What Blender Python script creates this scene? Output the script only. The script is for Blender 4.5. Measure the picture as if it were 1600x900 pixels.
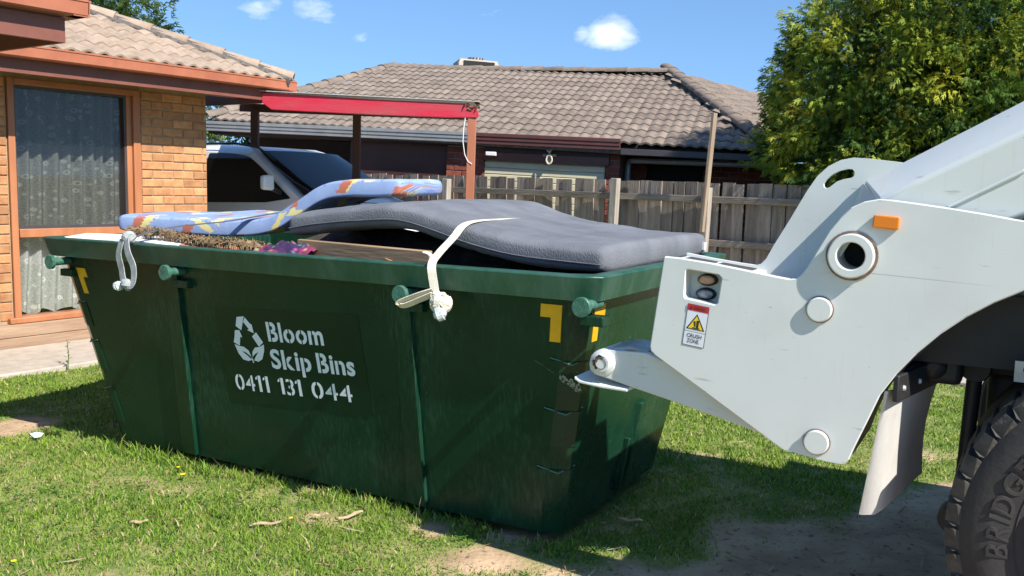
import bpy, bmesh, math, random
import numpy as np
from mathutils import Vector, Matrix, noise as mnoise
from mathutils.geometry import tessellate_polygon
random.seed(4); rng = np.random.default_rng(4)
for o in list(bpy.data.objects): bpy.data.objects.remove(o)
scene = bpy.context.scene
COL = scene.collection
R = math.radians

# ------------------------------------------------------------------ camera
F_PX, PITCH, ROLL, EYE = 1436.5, .1104, .0215, 1.55
cd = bpy.data.cameras.new('camera'); cam = bpy.data.objects.new('camera', cd); COL.objects.link(cam)
cd.sensor_width = 36; cd.lens = F_PX / 1600 * 36; cd.clip_end = 6000; cd.clip_start = .05
fw = Vector((0, math.cos(PITCH), -math.sin(PITCH))); rt = Vector((1, 0, 0)); up = rt.cross(fw)
rr = rt * math.cos(ROLL) + up * math.sin(ROLL); uu = up * math.cos(ROLL) - rt * math.sin(ROLL)
cam.matrix_world = Matrix(((rr.x, uu.x, -fw.x, 0), (rr.y, uu.y, -fw.y, 0), (rr.z, uu.z, -fw.z, EYE), (0, 0, 0, 1)))
scene.camera = cam

# ------------------------------------------------------------------ sky and sun
SUN = Vector((.5227, -.509, .6836)).normalized()      # towards the sun
EL = math.asin(SUN.z); AZ = math.atan2(SUN.x, SUN.y)
world = bpy.data.worlds.new('World'); scene.world = world; world.use_nodes = True
nt = world.node_tree; nt.nodes.clear()
def wn(t): return nt.nodes.new(t)
sky = wn('ShaderNodeTexSky'); sky.sky_type = 'NISHITA'; sky.sun_disc = False
sky.sun_elevation = EL; sky.sun_rotation = AZ; sky.air_density = 1.0; sky.dust_density = 0; sky.ozone_density = 3.0; sky.altitude = 0
tc = wn('ShaderNodeTexCoord')
sv1 = wn('ShaderNodeVectorMath'); sv1.operation = 'MULTIPLY_ADD'; sv1.inputs[1].default_value = (1, 1, .8); sv1.inputs[2].default_value = (0, 0, .16); nt.links.new(tc.outputs['Generated'], sv1.inputs[0]); nt.links.new(sv1.outputs[0], sky.inputs[0])
nz = wn('ShaderNodeTexNoise'); nz.inputs['Scale'].default_value = 17; nz.inputs['Detail'].default_value = 7; nz.inputs['Roughness'].default_value = .62
mp = wn('ShaderNodeMapping'); mp.inputs['Scale'].default_value = (1, 1, 2.2)
nt.links.new(tc.outputs['Generated'], mp.inputs['Vector']); nt.links.new(mp.outputs['Vector'], nz.inputs['Vector'])
# a few small fair-weather clouds at fixed directions of the sky
def pix_dir(x, y):
    d = fw * F_PX + rr * (x - 800) + uu * (450 - y); return d.normalized()
clouds = [(pix_dir(955, 50), .030, 1.0), (pix_dir(912, 50), .018, .55), (pix_dir(492, 20), .026, .62), (pix_dir(405, 8), .024, .6), (pix_dir(563, 60), .012, .45), (pix_dir(605, 70), .02, .2), (pix_dir(780, 12), .02, .12),
          (Vector((-.9, .2, .4)).normalized(), .1, .7), (Vector((.8, -.3, .6)).normalized(), .09, .7), (Vector((.1, -.8, .5)).normalized(), .12, .7)]
acc = None
for d, rad, amt in clouds:
    sub = wn('ShaderNodeVectorMath'); sub.operation = 'SUBTRACT'; nt.links.new(tc.outputs['Generated'], sub.inputs[0]); sub.inputs[1].default_value = d
    sc = wn('ShaderNodeVectorMath'); sc.operation = 'MULTIPLY'; sc.inputs[1].default_value = (1, 1, 1.5); nt.links.new(sub.outputs[0], sc.inputs[0])
    ln = wn('ShaderNodeVectorMath'); ln.operation = 'LENGTH'; nt.links.new(sc.outputs[0], ln.inputs[0])
    mr = wn('ShaderNodeMapRange'); mr.inputs['From Min'].default_value = 0; mr.inputs['From Max'].default_value = rad * 1.35
    mr.inputs['To Min'].default_value = amt; mr.inputs['To Max'].default_value = 0; nt.links.new(ln.outputs['Value'], mr.inputs['Value'])
    if acc is None: acc = mr.outputs[0]
    else:
        mx = wn('ShaderNodeMath'); mx.operation = 'MAXIMUM'; nt.links.new(acc, mx.inputs[0]); nt.links.new(mr.outputs[0], mx.inputs[1]); acc = mx.outputs[0]
ad = wn('ShaderNodeMath'); ad.operation = 'MULTIPLY_ADD'; nt.links.new(nz.outputs['Fac'], ad.inputs[0]); ad.inputs[1].default_value = 1.5; ad.inputs[2].default_value = -.93
am = wn('ShaderNodeMath'); am.operation = 'ADD'; nt.links.new(ad.outputs[0], am.inputs[0]); nt.links.new(acc, am.inputs[1])
gt = wn('ShaderNodeMath'); gt.operation = 'GREATER_THAN'; gt.inputs[1].default_value = .001; nt.links.new(acc, gt.inputs[0])
cr = wn('ShaderNodeMapRange'); cr.inputs['From Min'].default_value = .1; cr.inputs['From Max'].default_value = .75; cr.inputs['To Max'].default_value = .9; nt.links.new(am.outputs[0], cr.inputs['Value'])
mk = wn('ShaderNodeMath'); mk.operation = 'MULTIPLY'; nt.links.new(cr.outputs[0], mk.inputs[0]); nt.links.new(gt.outputs[0], mk.inputs[1])
mixc = wn('ShaderNodeMix'); mixc.data_type = 'RGBA'; mixc.inputs['B'].default_value = (6.4, 6.8, 7.4, 1)
hsv = wn('ShaderNodeHueSaturation'); hsv.inputs['Saturation'].default_value = 1.12; nt.links.new(sky.outputs[0], hsv.inputs['Color'])
nt.links.new(mk.outputs[0], mixc.inputs['Factor']); nt.links.new(hsv.outputs[0], mixc.inputs['A'])
bg = wn('ShaderNodeBackground'); bg.inputs['Strength'].default_value = .112
out = wn('ShaderNodeOutputWorld'); nt.links.new(mixc.outputs['Result'], bg.inputs['Color']); nt.links.new(bg.outputs[0], out.inputs[0])
sl = bpy.data.lights.new('sun', 'SUN'); sl.energy = 4.6; sl.angle = R(.53); sl.color = (1, .955, .88)
so = bpy.data.objects.new('sun', sl); COL.objects.link(so); so.rotation_euler = SUN.to_track_quat('Z', 'Y').to_euler()
vs = scene.view_settings; vs.view_transform = 'Standard'; vs.look = 'None'; vs.exposure = .9; vs.gamma = 1

# ------------------------------------------------------------------ helpers
def tag(o, label=None, cat=None, group=None, kind=None):
    if label: o['label'] = label
    if cat: o['category'] = cat
    if group: o['group'] = group
    if kind: o['kind'] = kind
    return o
def empty(name, loc=(0, 0, 0), rz=0, ry=0):
    o = bpy.data.objects.new(name, None); COL.objects.link(o); o.location = loc; o.rotation_euler = (0, ry, rz); o.empty_display_size = .1
    return o
def obj(name, me, mat=None, parent=None, loc=(0, 0, 0), rot=(0, 0, 0)):
    o = bpy.data.objects.new(name, me); COL.objects.link(o); o.parent = parent; o.location = loc; o.rotation_euler = rot
    if mat is not None and not me.materials: me.materials.append(mat)
    return o
def smooth(me, ang=35):
    me.polygons.foreach_set('use_smooth', [True] * len(me.polygons))
    me.set_sharp_from_angle(angle=R(ang)); return me
class MB:
    """collects shapes for one mesh"""
    def __init__(s): s.v = []; s.f = []
    def add(s, vs, fs):
        n = len(s.v); s.v += [tuple(p) for p in vs]; s.f += [tuple(i + n for i in f) for f in fs]; return s
    def box(s, a, b, M=None):
        (x0, y0, z0), (x1, y1, z1) = a, b
        vs = [(x0, y0, z0), (x1, y0, z0), (x1, y1, z0), (x0, y1, z0), (x0, y0, z1), (x1, y0, z1), (x1, y1, z1), (x0, y1, z1)]
        if M is not None: vs = [M @ Vector(p) for p in vs]
        return s.add(vs, [(0, 3, 2, 1), (4, 5, 6, 7), (0, 1, 5, 4), (1, 2, 6, 5), (2, 3, 7, 6), (3, 0, 4, 7)])
    def loft(s, rings, caps=True, closed=True):
        n = len(rings[0]); vs = [p for r in rings for p in r]; fs = []
        for k in range(len(rings) - 1):
            for i in range(n if closed else n - 1):
                j = (i + 1) % n; fs.append((k * n + i, k * n + j, (k + 1) * n + j, (k + 1) * n + i))
        if caps and closed: fs.append(tuple(range(n - 1, -1, -1))); fs.append(tuple((len(rings) - 1) * n + i for i in range(n)))
        return s.add(vs, fs)
    def tube(s, pts, r, n=10, caps=True):
        pts = [Vector(p) for p in pts]; rings = []
        rs = r if isinstance(r, (list, tuple)) else [r] * len(pts)
        prev = None
        for i, p in enumerate(pts):
            t = (pts[min(i + 1, len(pts) - 1)] - pts[max(i - 1, 0)]).normalized()
            if prev is None: x = t.orthogonal().normalized()
            else: x = (prev - t * prev.dot(t)).normalized()
            prev = x; y = t.cross(x)
            rings.append([p + (x * math.cos(2 * math.pi * k / n) + y * math.sin(2 * math.pi * k / n)) * rs[i] for k in range(n)])
        return s.loft(rings, caps)
    def lathe(s, prof, c, axis, n=32, caps=False):
        """prof: (radius, distance along axis)"""
        axis = Vector(axis).normalized(); x = axis.orthogonal().normalized(); y = axis.cross(x); c = Vector(c)
        rings = [[c + axis * h + (x * math.cos(2 * math.pi * k / n) + y * math.sin(2 * math.pi * k / n)) * r for k in range(n)] for r, h in prof]
        return s.loft(rings, caps)
    def ribbon(s, pts, w, wd, th=.003):
        """flat strap along pts; wd = list of width directions or one"""
        pts = [Vector(p) for p in pts]; rings = []
        for i, p in enumerate(pts):
            t = (pts[min(i + 1, len(pts) - 1)] - pts[max(i - 1, 0)]).normalized()
            d = Vector(wd[i] if isinstance(wd, list) else wd); d = (d - t * d.dot(t)).normalized(); nn = t.cross(d)
            rings.append([p - d * w / 2 - nn * th / 2, p + d * w / 2 - nn * th / 2, p + d * w / 2 + nn * th / 2, p - d * w / 2 + nn * th / 2])
        return s.loft(rings)
    def plate(s, loops, y0, y1):
        """loops in (x, z), outer first; extruded from y0 to y1"""
        for lp in loops: pass
        flat = [p for lp in loops for p in lp]
        tris = tessellate_polygon([[Vector((p[0], p[1], 0)) for p in lp] for lp in loops])
        n = len(flat); vs = [(p[0], y0, p[1]) for p in flat] + [(p[0], y1, p[1]) for p in flat]; fs = []
        for t in tris:
            a, b, c = (flat[i] for i in t)
            ccw = (b[0] - a[0]) * (c[1] - a[1]) - (b[1] - a[1]) * (c[0] - a[0]) > 0
            t = t if ccw else (t[0], t[2], t[1])
            fs.append(tuple(t)); fs.append((t[0] + n, t[2] + n, t[1] + n))
        k = 0
        for lp in loops:
            m = len(lp)
            for i in range(m):
                a, b = k + i, k + (i + 1) % m
                fs.append((b, a, a + n, b + n))
            k += m
        s.add(vs, fs); return s
    def mesh(s, name, sm=None, fix=True):
        me = bpy.data.meshes.new(name); me.from_pydata(s.v, [], s.f); me.update()
        if fix:
            bm = bmesh.new(); bm.from_mesh(me); bmesh.ops.recalc_face_normals(bm, faces=bm.faces); bm.to_mesh(me); bm.free()
        if sm: smooth(me, sm)
        return me
    def build(s, name, mat, parent=None, sm=None, bevel=0, seg=2, flat=False, **k):
        me = s.mesh(name, sm); o = obj(name, me, mat, parent, **k)
        if bevel:
            if flat: seg = 1
            b = o.modifiers.new('bevel', 'BEVEL'); b.width = bevel; b.segments = seg; b.limit_method = 'ANGLE'; b.angle_limit = R(40)
            if not flat: me.polygons.foreach_set('use_smooth', [True] * len(me.polygons)); me.set_sharp_from_angle(angle=R(35))
        return o
def rounded(pts, rad, n=5):
    """round the corners of a closed polygon; rad number or list"""
    outp = []; m = len(pts)
    for i in range(m):
        r = rad[i] if isinstance(rad, (list, tuple)) else rad
        p = Vector(pts[i]); a = Vector(pts[i - 1]); b = Vector(pts[(i + 1) % m])
        if r <= 0: outp.append(tuple(p)); continue
        da, db = (a - p), (b - p); la, lb = da.length, db.length; ra = min(r, la * .48); rb = min(r, lb * .48)
        p0 = p + da / la * ra; p1 = p + db / lb * rb
        for k in range(n + 1):
            t = k / n; outp.append(tuple(p0 * (1 - t) ** 2 + p * 2 * t * (1 - t) + p1 * t * t))
    return outp
def circle(c, r, n=24): return [(c[0] + r * math.cos(2 * math.pi * k / n), c[1] + r * math.sin(2 * math.pi * k / n)) for k in range(n)]
def text_mesh(txt, size, name, offset=0, space=1, gaps=None, align='LEFT'):
    cu = bpy.data.curves.new('t', 'FONT'); cu.body = txt; cu.size = size; cu.offset = offset; cu.space_character = space; cu.resolution_u = 6; cu.align_x = align
    t = bpy.data.objects.new('t', cu); COL.objects.link(t); bpy.context.view_layer.update()
    dg = bpy.context.evaluated_depsgraph_get(); me = bpy.data.meshes.new_from_object(t.evaluated_get(dg)); me.name = name
    bpy.data.objects.remove(t); bpy.data.curves.remove(cu); return me
def bounds(me):
    c = np.array([v.co[:] for v in me.vertices]); return c.min(0), c.max(0)

# ------------------------------------------------------------------ materials
def mat(name, c1, c2=None, scale=6, rough=.6, bump=0, bscale=40, metal=0, spec=.5, rnd=0, detail=5, coat=0, stretch=(1, 1, 1), lo=.35, hi=.65, rough2=None, dist=.01):
    m = bpy.data.materials.new(name); m.use_nodes = True; t = m.node_tree; N = t.nodes; L = t.links
    p = N['Principled BSDF']; p.inputs['Roughness'].default_value = rough; p.inputs['Metallic'].default_value = metal; p.inputs['Specular IOR Level'].default_value = spec
    if coat: p.inputs['Coat Weight'].default_value = coat; p.inputs['Coat Roughness'].default_value = .08
    tcn = N.new('ShaderNodeTexCoord'); mpn = N.new('ShaderNodeMapping'); mpn.inputs['Scale'].default_value = stretch
    L.new(tcn.outputs['Object'], mpn.inputs['Vector'])
    colr = None
    if c2 is not None:
        n1 = N.new('ShaderNodeTexNoise'); n1.inputs['Scale'].default_value = scale; n1.inputs['Detail'].default_value = detail; n1.inputs['Roughness'].default_value = .65
        oi = N.new('ShaderNodeObjectInfo'); vm = N.new('ShaderNodeVectorMath'); vm.operation = 'MULTIPLY_ADD'
        cv = N.new('ShaderNodeCombineXYZ'); L.new(oi.outputs['Random'], cv.inputs[0]); L.new(oi.outputs['Random'], cv.inputs[2])
        L.new(cv.outputs[0], vm.inputs[0]); vm.inputs[1].default_value = (37, 0, 19); L.new(mpn.outputs[0], vm.inputs[2]); L.new(vm.outputs[0], n1.inputs['Vector'])
        mr = N.new('ShaderNodeMapRange'); mr.inputs['From Min'].default_value = lo; mr.inputs['From Max'].default_value = hi; L.new(n1.outputs['Fac'], mr.inputs['Value'])
        mx = N.new('ShaderNodeMix'); mx.data_type = 'RGBA'; mx.inputs['A'].default_value = (*c1, 1); mx.inputs['B'].default_value = (*c2, 1); L.new(mr.outputs[0], mx.inputs['Factor'])
        colr = mx.outputs['Result']
        if rough2 is not None:
            m2 = N.new('ShaderNodeMapRange'); m2.inputs['To Min'].default_value = rough; m2.inputs['To Max'].default_value = rough2; L.new(mr.outputs[0], m2.inputs['Value']); L.new(m2.outputs[0], p.inputs['Roughness'])
    else:
        rg = N.new('ShaderNodeRGB'); rg.outputs[0].default_value = (*c1, 1); colr = rg.outputs[0]
    if rnd:
        oi = N.new('ShaderNodeObjectInfo'); hs = N.new('ShaderNodeHueSaturation'); m3 = N.new('ShaderNodeMapRange'); m3.inputs['To Min'].default_value = 1 - rnd; m3.inputs['To Max'].default_value = 1 + rnd
        L.new(oi.outputs['Random'], m3.inputs['Value']); L.new(m3.outputs[0], hs.inputs['Value']); L.new(colr, hs.inputs['Color']); colr = hs.outputs[0]
    L.new(colr, p.inputs['Base Color'])
    if bump:
        n2 = N.new('ShaderNodeTexNoise'); n2.inputs['Scale'].default_value = bscale; n2.inputs['Detail'].default_value = 4; L.new(mpn.outputs[0], n2.inputs['Vector'])
        b = N.new('ShaderNodeBump'); b.inputs['Strength'].default_value = bump; b.inputs['Distance'].default_value = dist; L.new(n2.outputs['Fac'], b.inputs['Height']); L.new(b.outputs[0], p.inputs['Normal'])
    m['colr'] = ''
    return m
def nodes_of(m): return m.node_tree.nodes, m.node_tree.links, m.node_tree.nodes['Principled BSDF']
def bc_socket(m):
    p = m.node_tree.nodes['Principled BSDF']; return p.inputs['Base Color'].links[0].from_socket

M = {}
M['brick'] = mat('brick', (.52, .265, .115), (.37, .158, .066), 9, .85, .5, 60, rnd=.24)
M['mortar'] = mat('mortar', (.42, .31, .19), (.33, .24, .15), 20, .95, .5, 80)
M['redbrick'] = mat('red_brick', (.24, .065, .035), (.15, .035, .022), 12, .9, .4, 60, rnd=.25)
M['greymortar'] = mat('grey_mortar', (.3, .24, .2), (.22, .18, .15), 20, .95)
M['tile'] = mat('roof_tile', (.38, .29, .215), (.26, .19, .135), 7, .9, .35, 50, rnd=.09, detail=8)
M['fartile'] = mat('far_roof_tile', (.235, .185, .145), (.15, .115, .09), 5, .9, .3, 40, rnd=.16, detail=8)
M['tilefield'] = mat('far_roof_tile_field', (.235, .185, .145), (.15, .115, .09), 4, .9, .3, 40, detail=8)
M['ridge_mortar'] = mat('ridge_mortar', (.16, .14, .12), (.07, .06, .055), 25, .95, .7, 60)
M['gutter'] = mat('terracotta_gutter', (.40, .135, .07), (.33, .105, .055), 5, .5, .06, 12)
M['fascia'] = mat('fascia_paint', (.20, .068, .043), (.16, .052, .034), 5, .55, .1, 20)
M['frame'] = mat('window_timber', (.44, .175, .075), (.35, .13, .055), 6, .45, .15, 30, stretch=(1, 1, .2))
M['soffit'] = mat('soffit', (.35, .2, .13), (.3, .17, .11), 8, .8)
M['ledge'] = mat('ledge_timber', (.38, .26, .17), (.27, .17, .105), 6, .85, .4, 30, stretch=(.25, 1, 2.5))
M['concrete'] = mat('concrete', (.46, .40, .33), (.35, .3, .245), 8, .9, .4, 60, detail=9)
M['redpaint'] = mat('red_paint', (.55, .022, .05), (.36, .09, .09), 5, .5, .25, 30, stretch=(.3, 1, 1.6), detail=9, lo=.45, hi=.8)
M['rotwood'] = mat('rotten_wood', (.16, .09, .045), (.05, .03, .02), 14, .95, 1, 40)
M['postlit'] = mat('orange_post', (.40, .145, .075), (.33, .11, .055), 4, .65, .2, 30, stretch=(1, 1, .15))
M['postshade'] = mat('shaded_post', (.11, .042, .028), (.08, .03, .02), 4, .65, .2, 30, stretch=(1, 1, .15))  # post colour darkened to paint in the shade under the carport roof
M['sheet'] = mat('roof_sheet', (.5, .48, .46), (.4, .38, .36), 4, .5)
M['fence'] = mat('weathered_paling', (.36, .30, .24), (.17, .13, .10), 7, .95, .8, 30, rnd=.25, stretch=(3, 3, .35), detail=9, lo=.3, hi=.7)
M['fencerail'] = mat('weathered_rail', (.27, .23, .185), (.14, .115, .09), 7, .95, .7, 30, stretch=(.3, 3, 3), detail=9)
M['fencepost'] = mat('weathered_post', (.42, .37, .31), (.24, .2, .16), 6, .95, .7, 30, stretch=(3, 3, .25), detail=9)
M['newpost'] = mat('tall_timber_post', (.36, .27, .19), (.26, .19, .13), 6, .9, .5, 30, stretch=(3, 3, .2), detail=8)
M['brownmetal'] = mat('brown_gutter', (.12, .043, .036), (.09, .032, .028), 4, .4)
M['darkbrown'] = mat('dark_brown_board', (.055, .024, .02), (.035, .016, .014), 5, .6)
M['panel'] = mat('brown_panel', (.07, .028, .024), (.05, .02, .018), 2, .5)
M['greymetal'] = mat('grey_gutter', (.35, .36, .36), (.28, .285, .285), 4, .4, metal=.3)
M['darkgrey'] = mat('charcoal_gutter', (.06, .052, .055), (.045, .04, .04), 4, .45)
M['cream'] = mat('cream_door', (.62, .56, .38), (.55, .49, .33), 3, .5)
M['black'] = mat('black_void', (.012, .011, .011), None, rough=.8)
M['white'] = mat('white_plastic', (.75, .75, .74), None, rough=.4)
M['bluegrey'] = mat('cooler_shell', (.42, .36, .29), (.3, .26, .2), 6, .6)
# --- van
M['vanpaint'] = mat('van_paint', (.74, .75, .76), None, rough=.28, coat=.6)
M['vanglass'] = mat('van_glass', (.006, .007, .008), None, rough=.04, spec=.35)
M['vantrim'] = mat('van_trim', (.02, .02, .021), None, rough=.5)
# --- truck
M['truckwhite'] = mat('truck_paint', (.635, .655, .62), (.59, .61, .575), 3, .42, .03, 6, detail=8, spec=.4, lo=.3, hi=.8)
def truck_dirt(m):
    N, L, p = nodes_of(m); base = bc_socket(m); tcn = N.new('ShaderNodeTexCoord')
    def lay_(scl, st, lo, hi, amt, colr, base):
        mp_ = N.new('ShaderNodeMapping'); mp_.inputs['Scale'].default_value = st; mp_.inputs['Rotation'].default_value = (0, .35, 0); L.new(tcn.outputs['Object'], mp_.inputs[0]); n = N.new('ShaderNodeTexNoise'); n.inputs['Scale'].default_value = scl; n.inputs['Detail'].default_value = 6; L.new(mp_.outputs[0], n.inputs['Vector'])
        mr = N.new('ShaderNodeMapRange'); mr.inputs['From Min'].default_value = lo; mr.inputs['From Max'].default_value = hi; mr.inputs['To Max'].default_value = amt; L.new(n.outputs['Fac'], mr.inputs['Value']); mx = N.new('ShaderNodeMix'); mx.data_type = 'RGBA'; mx.inputs['B'].default_value = (*colr, 1); L.new(mr.outputs[0], mx.inputs['Factor']); L.new(base, mx.inputs['A']); return mx.outputs['Result']
    c = lay_(22, (.35, 1, 2.2), .66, .74, .55, (.30, .29, .26), base); c = lay_(60, (.5, 1, 1.5), .70, .75, .7, (.22, .19, .16), c); c = lay_(3, (1, 1, 1), .52, .75, .22, (.42, .40, .35), c); c = lay_(9, (6, 1, .5), .62, .8, .25, (.40, .36, .30), c)
    L.new(c, p.inputs['Base Color'])
truck_dirt(M['truckwhite'])
M['pad'] = mat('anti_slip_pad', (.10, .085, .075), (.05, .042, .04), 120, .95, 1, 200)
M['steel'] = mat('worn_steel', (.55, .54, .51), (.36, .34, .31), 14, .4, .1, 30, metal=.3)
M['rust'] = mat('rust_stain', (.13, .075, .05), (.28, .2, .16), 18, .9, detail=8)
M['rubber'] = mat('tyre_rubber', (.040, .037, .034), (.024, .022, .021), 7, .78, .15, 60, detail=8)
M['treadrubber'] = mat('tread_rubber', (.085, .075, .062), (.035, .032, .028), 12, .9, .4, 60, detail=8)
M['chassis'] = mat('black_chassis', (.012, .012, .013), (.02, .02, .021), 6, .55)
M['flap'] = mat('mud_flap', (.56, .54, .50), (.40, .38, .345), 4, .6, .25, 20, stretch=(1, 1, .4), detail=8)
M['amber'] = mat('amber_lens', (.72, .2, .012), None, rough=.25); M['redlens'] = mat('copper_lens', (.32, .12, .055), (.6, .36, .22), 30, .2, spec=.8); M['clearlens'] = mat('clear_lens', (.12, .125, .14), (.5, .52, .56), 30, .15, spec=.9)
M['stickwhite'] = mat('sticker_white', (.70, .71, .74), None, rough=.4); M['stickred'] = mat('sticker_red', (.42, .025, .035), None, rough=.4)
M['stickyellow'] = mat('sticker_yellow', (.80, .55, .015), None, rough=.4); M['stickblack'] = mat('sticker_black', (.02, .02, .022), None, rough=.5); M['darkred'] = mat('sticker_dark_red', (.12, .01, .012), None, rough=.4)
# --- bin
M['yellow'] = mat('yellow_tape', (.82, .44, .008), (.72, .37, .008), 12, .45)
M['stencil'] = mat('stencil_white', (.84, .87, .87), (.7, .74, .74), 14, .6, detail=9, lo=.3, hi=.9)
M['scrape'] = mat('weld_scrape', (.10, .22, .165), (.05, .14, .095), 30, .5)
M['barescrape'] = mat('bare_metal_scrape', (.42, .33, .2), (.12, .2, .16), 60, .6, detail=8)
def bin_paint():
    m = mat('bin_green_paint', (.0045, .030, .0145), (.0065, .038, .019), 3, .24, .05, 5, detail=8, spec=.24, rough2=.34, dist=.02)
    N, L, p = nodes_of(m); base = bc_socket(m)
    tcn = N.new('ShaderNodeTexCoord'); sx = N.new('ShaderNodeSeparateXYZ'); L.new(tcn.outputs['Object'], sx.inputs[0])
    # vertical chalky streaks and scuffs
    mpn = N.new('ShaderNodeMapping'); mpn.inputs['Scale'].default_value = (28, 28, .9); L.new(tcn.outputs['Object'], mpn.inputs[0])
    n1 = N.new('ShaderNodeTexNoise'); n1.inputs['Scale'].default_value = 3; n1.inputs['Detail'].default_value = 8; L.new(mpn.outputs[0], n1.inputs['Vector'])
    n2 = N.new('ShaderNodeTexNoise'); n2.inputs['Scale'].default_value = 2.2; n2.inputs['Detail'].default_value = 3; L.new(tcn.outputs['Object'], n2.inputs['Vector'])
    mu = N.new('ShaderNodeMath'); mu.operation = 'MULTIPLY'; L.new(n1.outputs['Fac'], mu.inputs[0]); L.new(n2.outputs['Fac'], mu.inputs[1])
    mr = N.new('ShaderNodeMapRange'); mr.inputs['From Min'].default_value = .27; mr.inputs['From Max'].default_value = .5; mr.inputs['To Max'].default_value = .35; L.new(mu.outputs[0], mr.inputs['Value'])
    mx = N.new('ShaderNodeMix'); mx.data_type = 'RGBA'; mx.inputs['B'].default_value = (.06, .14, .10, 1); L.new(mr.outputs[0], mx.inputs['Factor']); L.new(base, mx.inputs['A'])
    # small bright scratches
    mp3 = N.new('ShaderNodeMapping'); mp3.inputs['Scale'].default_value = (60, 60, 9); mp3.inputs['Rotation'].default_value = (0, .3, 0); L.new(tcn.outputs['Object'], mp3.inputs[0])
    n3 = N.new('ShaderNodeTexNoise'); n3.inputs['Scale'].default_value = 1; n3.inputs['Detail'].default_value = 2; L.new(mp3.outputs[0], n3.inputs['Vector'])
    m4 = N.new('ShaderNodeMapRange'); m4.inputs['From Min'].default_value = .77; m4.inputs['From Max'].default_value = .8; m4.inputs['To Max'].default_value = .8; L.new(n3.outputs['Fac'], m4.inputs['Value'])
    mx2 = N.new('ShaderNodeMix'); mx2.data_type = 'RGBA'; mx2.inputs['B'].default_value = (.25, .36, .3, 1); L.new(m4.outputs[0], mx2.inputs['Factor']); L.new(mx.outputs['Result'], mx2.inputs['A'])
    L.new(mx2.outputs['Result'], p.inputs['Base Color'])
    return m
M['bin'] = bin_paint()
M['binrim'] = mat('bin_rim_paint', (.013, .066, .036), (.055, .12, .09), 9, .42, .12, 40, detail=10, lo=.4, hi=.8, stretch=(1, 1, .35))
M['lug'] = mat('lug_paint', (.022, .10, .062), (.07, .17, .125), 40, .45, .3, 60, detail=6)
M['patch'] = mat('stencil_patch_paint', (.0038, .024, .012), (.005, .030, .015), 3, .3, .04, 5, spec=.24)
M['greyfab'] = mat('grey_mattress_cover', (.165, .172, .19), (.115, .12, .135), 4, .95, .5, 180, detail=9, stretch=(1, 1, .5))
M['wood'] = mat('old_plywood', (.36, .24, .14), (.24, .15, .085), 5, .8, .2, 30, stretch=(.3, 1, 3))
M['whiteboard'] = mat('white_board', (.8, .8, .78), None, rough=.6)
M['orangewood'] = mat('orange_timber', (.5, .2, .08), (.4, .15, .06), 5, .7)
M['frond'] = mat('dry_frond', (.34, .23, .12), (.15, .09, .045), 18, .95, .5, 60)
M['whitestrap'] = mat('cream_webbing', (.72, .66, .54), (.6, .54, .43), 20, .85, .4, 220)
M['greystrap'] = mat('grey_webbing', (.42, .44, .43), (.22, .235, .235), 16, .85, .4, 220)
M['darkstrap'] = mat('dark_webbing', (.10, .105, .115), (.07, .073, .08), 16, .9, .3, 220)
M['plasticwrap'] = mat('crinkled_plastic', (.62, .66, .66), (.4, .43, .43), 30, .25, .8, 40)
M['dirt'] = mat('rubbish_fill', (.06, .045, .035), (.02, .017, .015), 9, .95, .6, 20)
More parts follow.
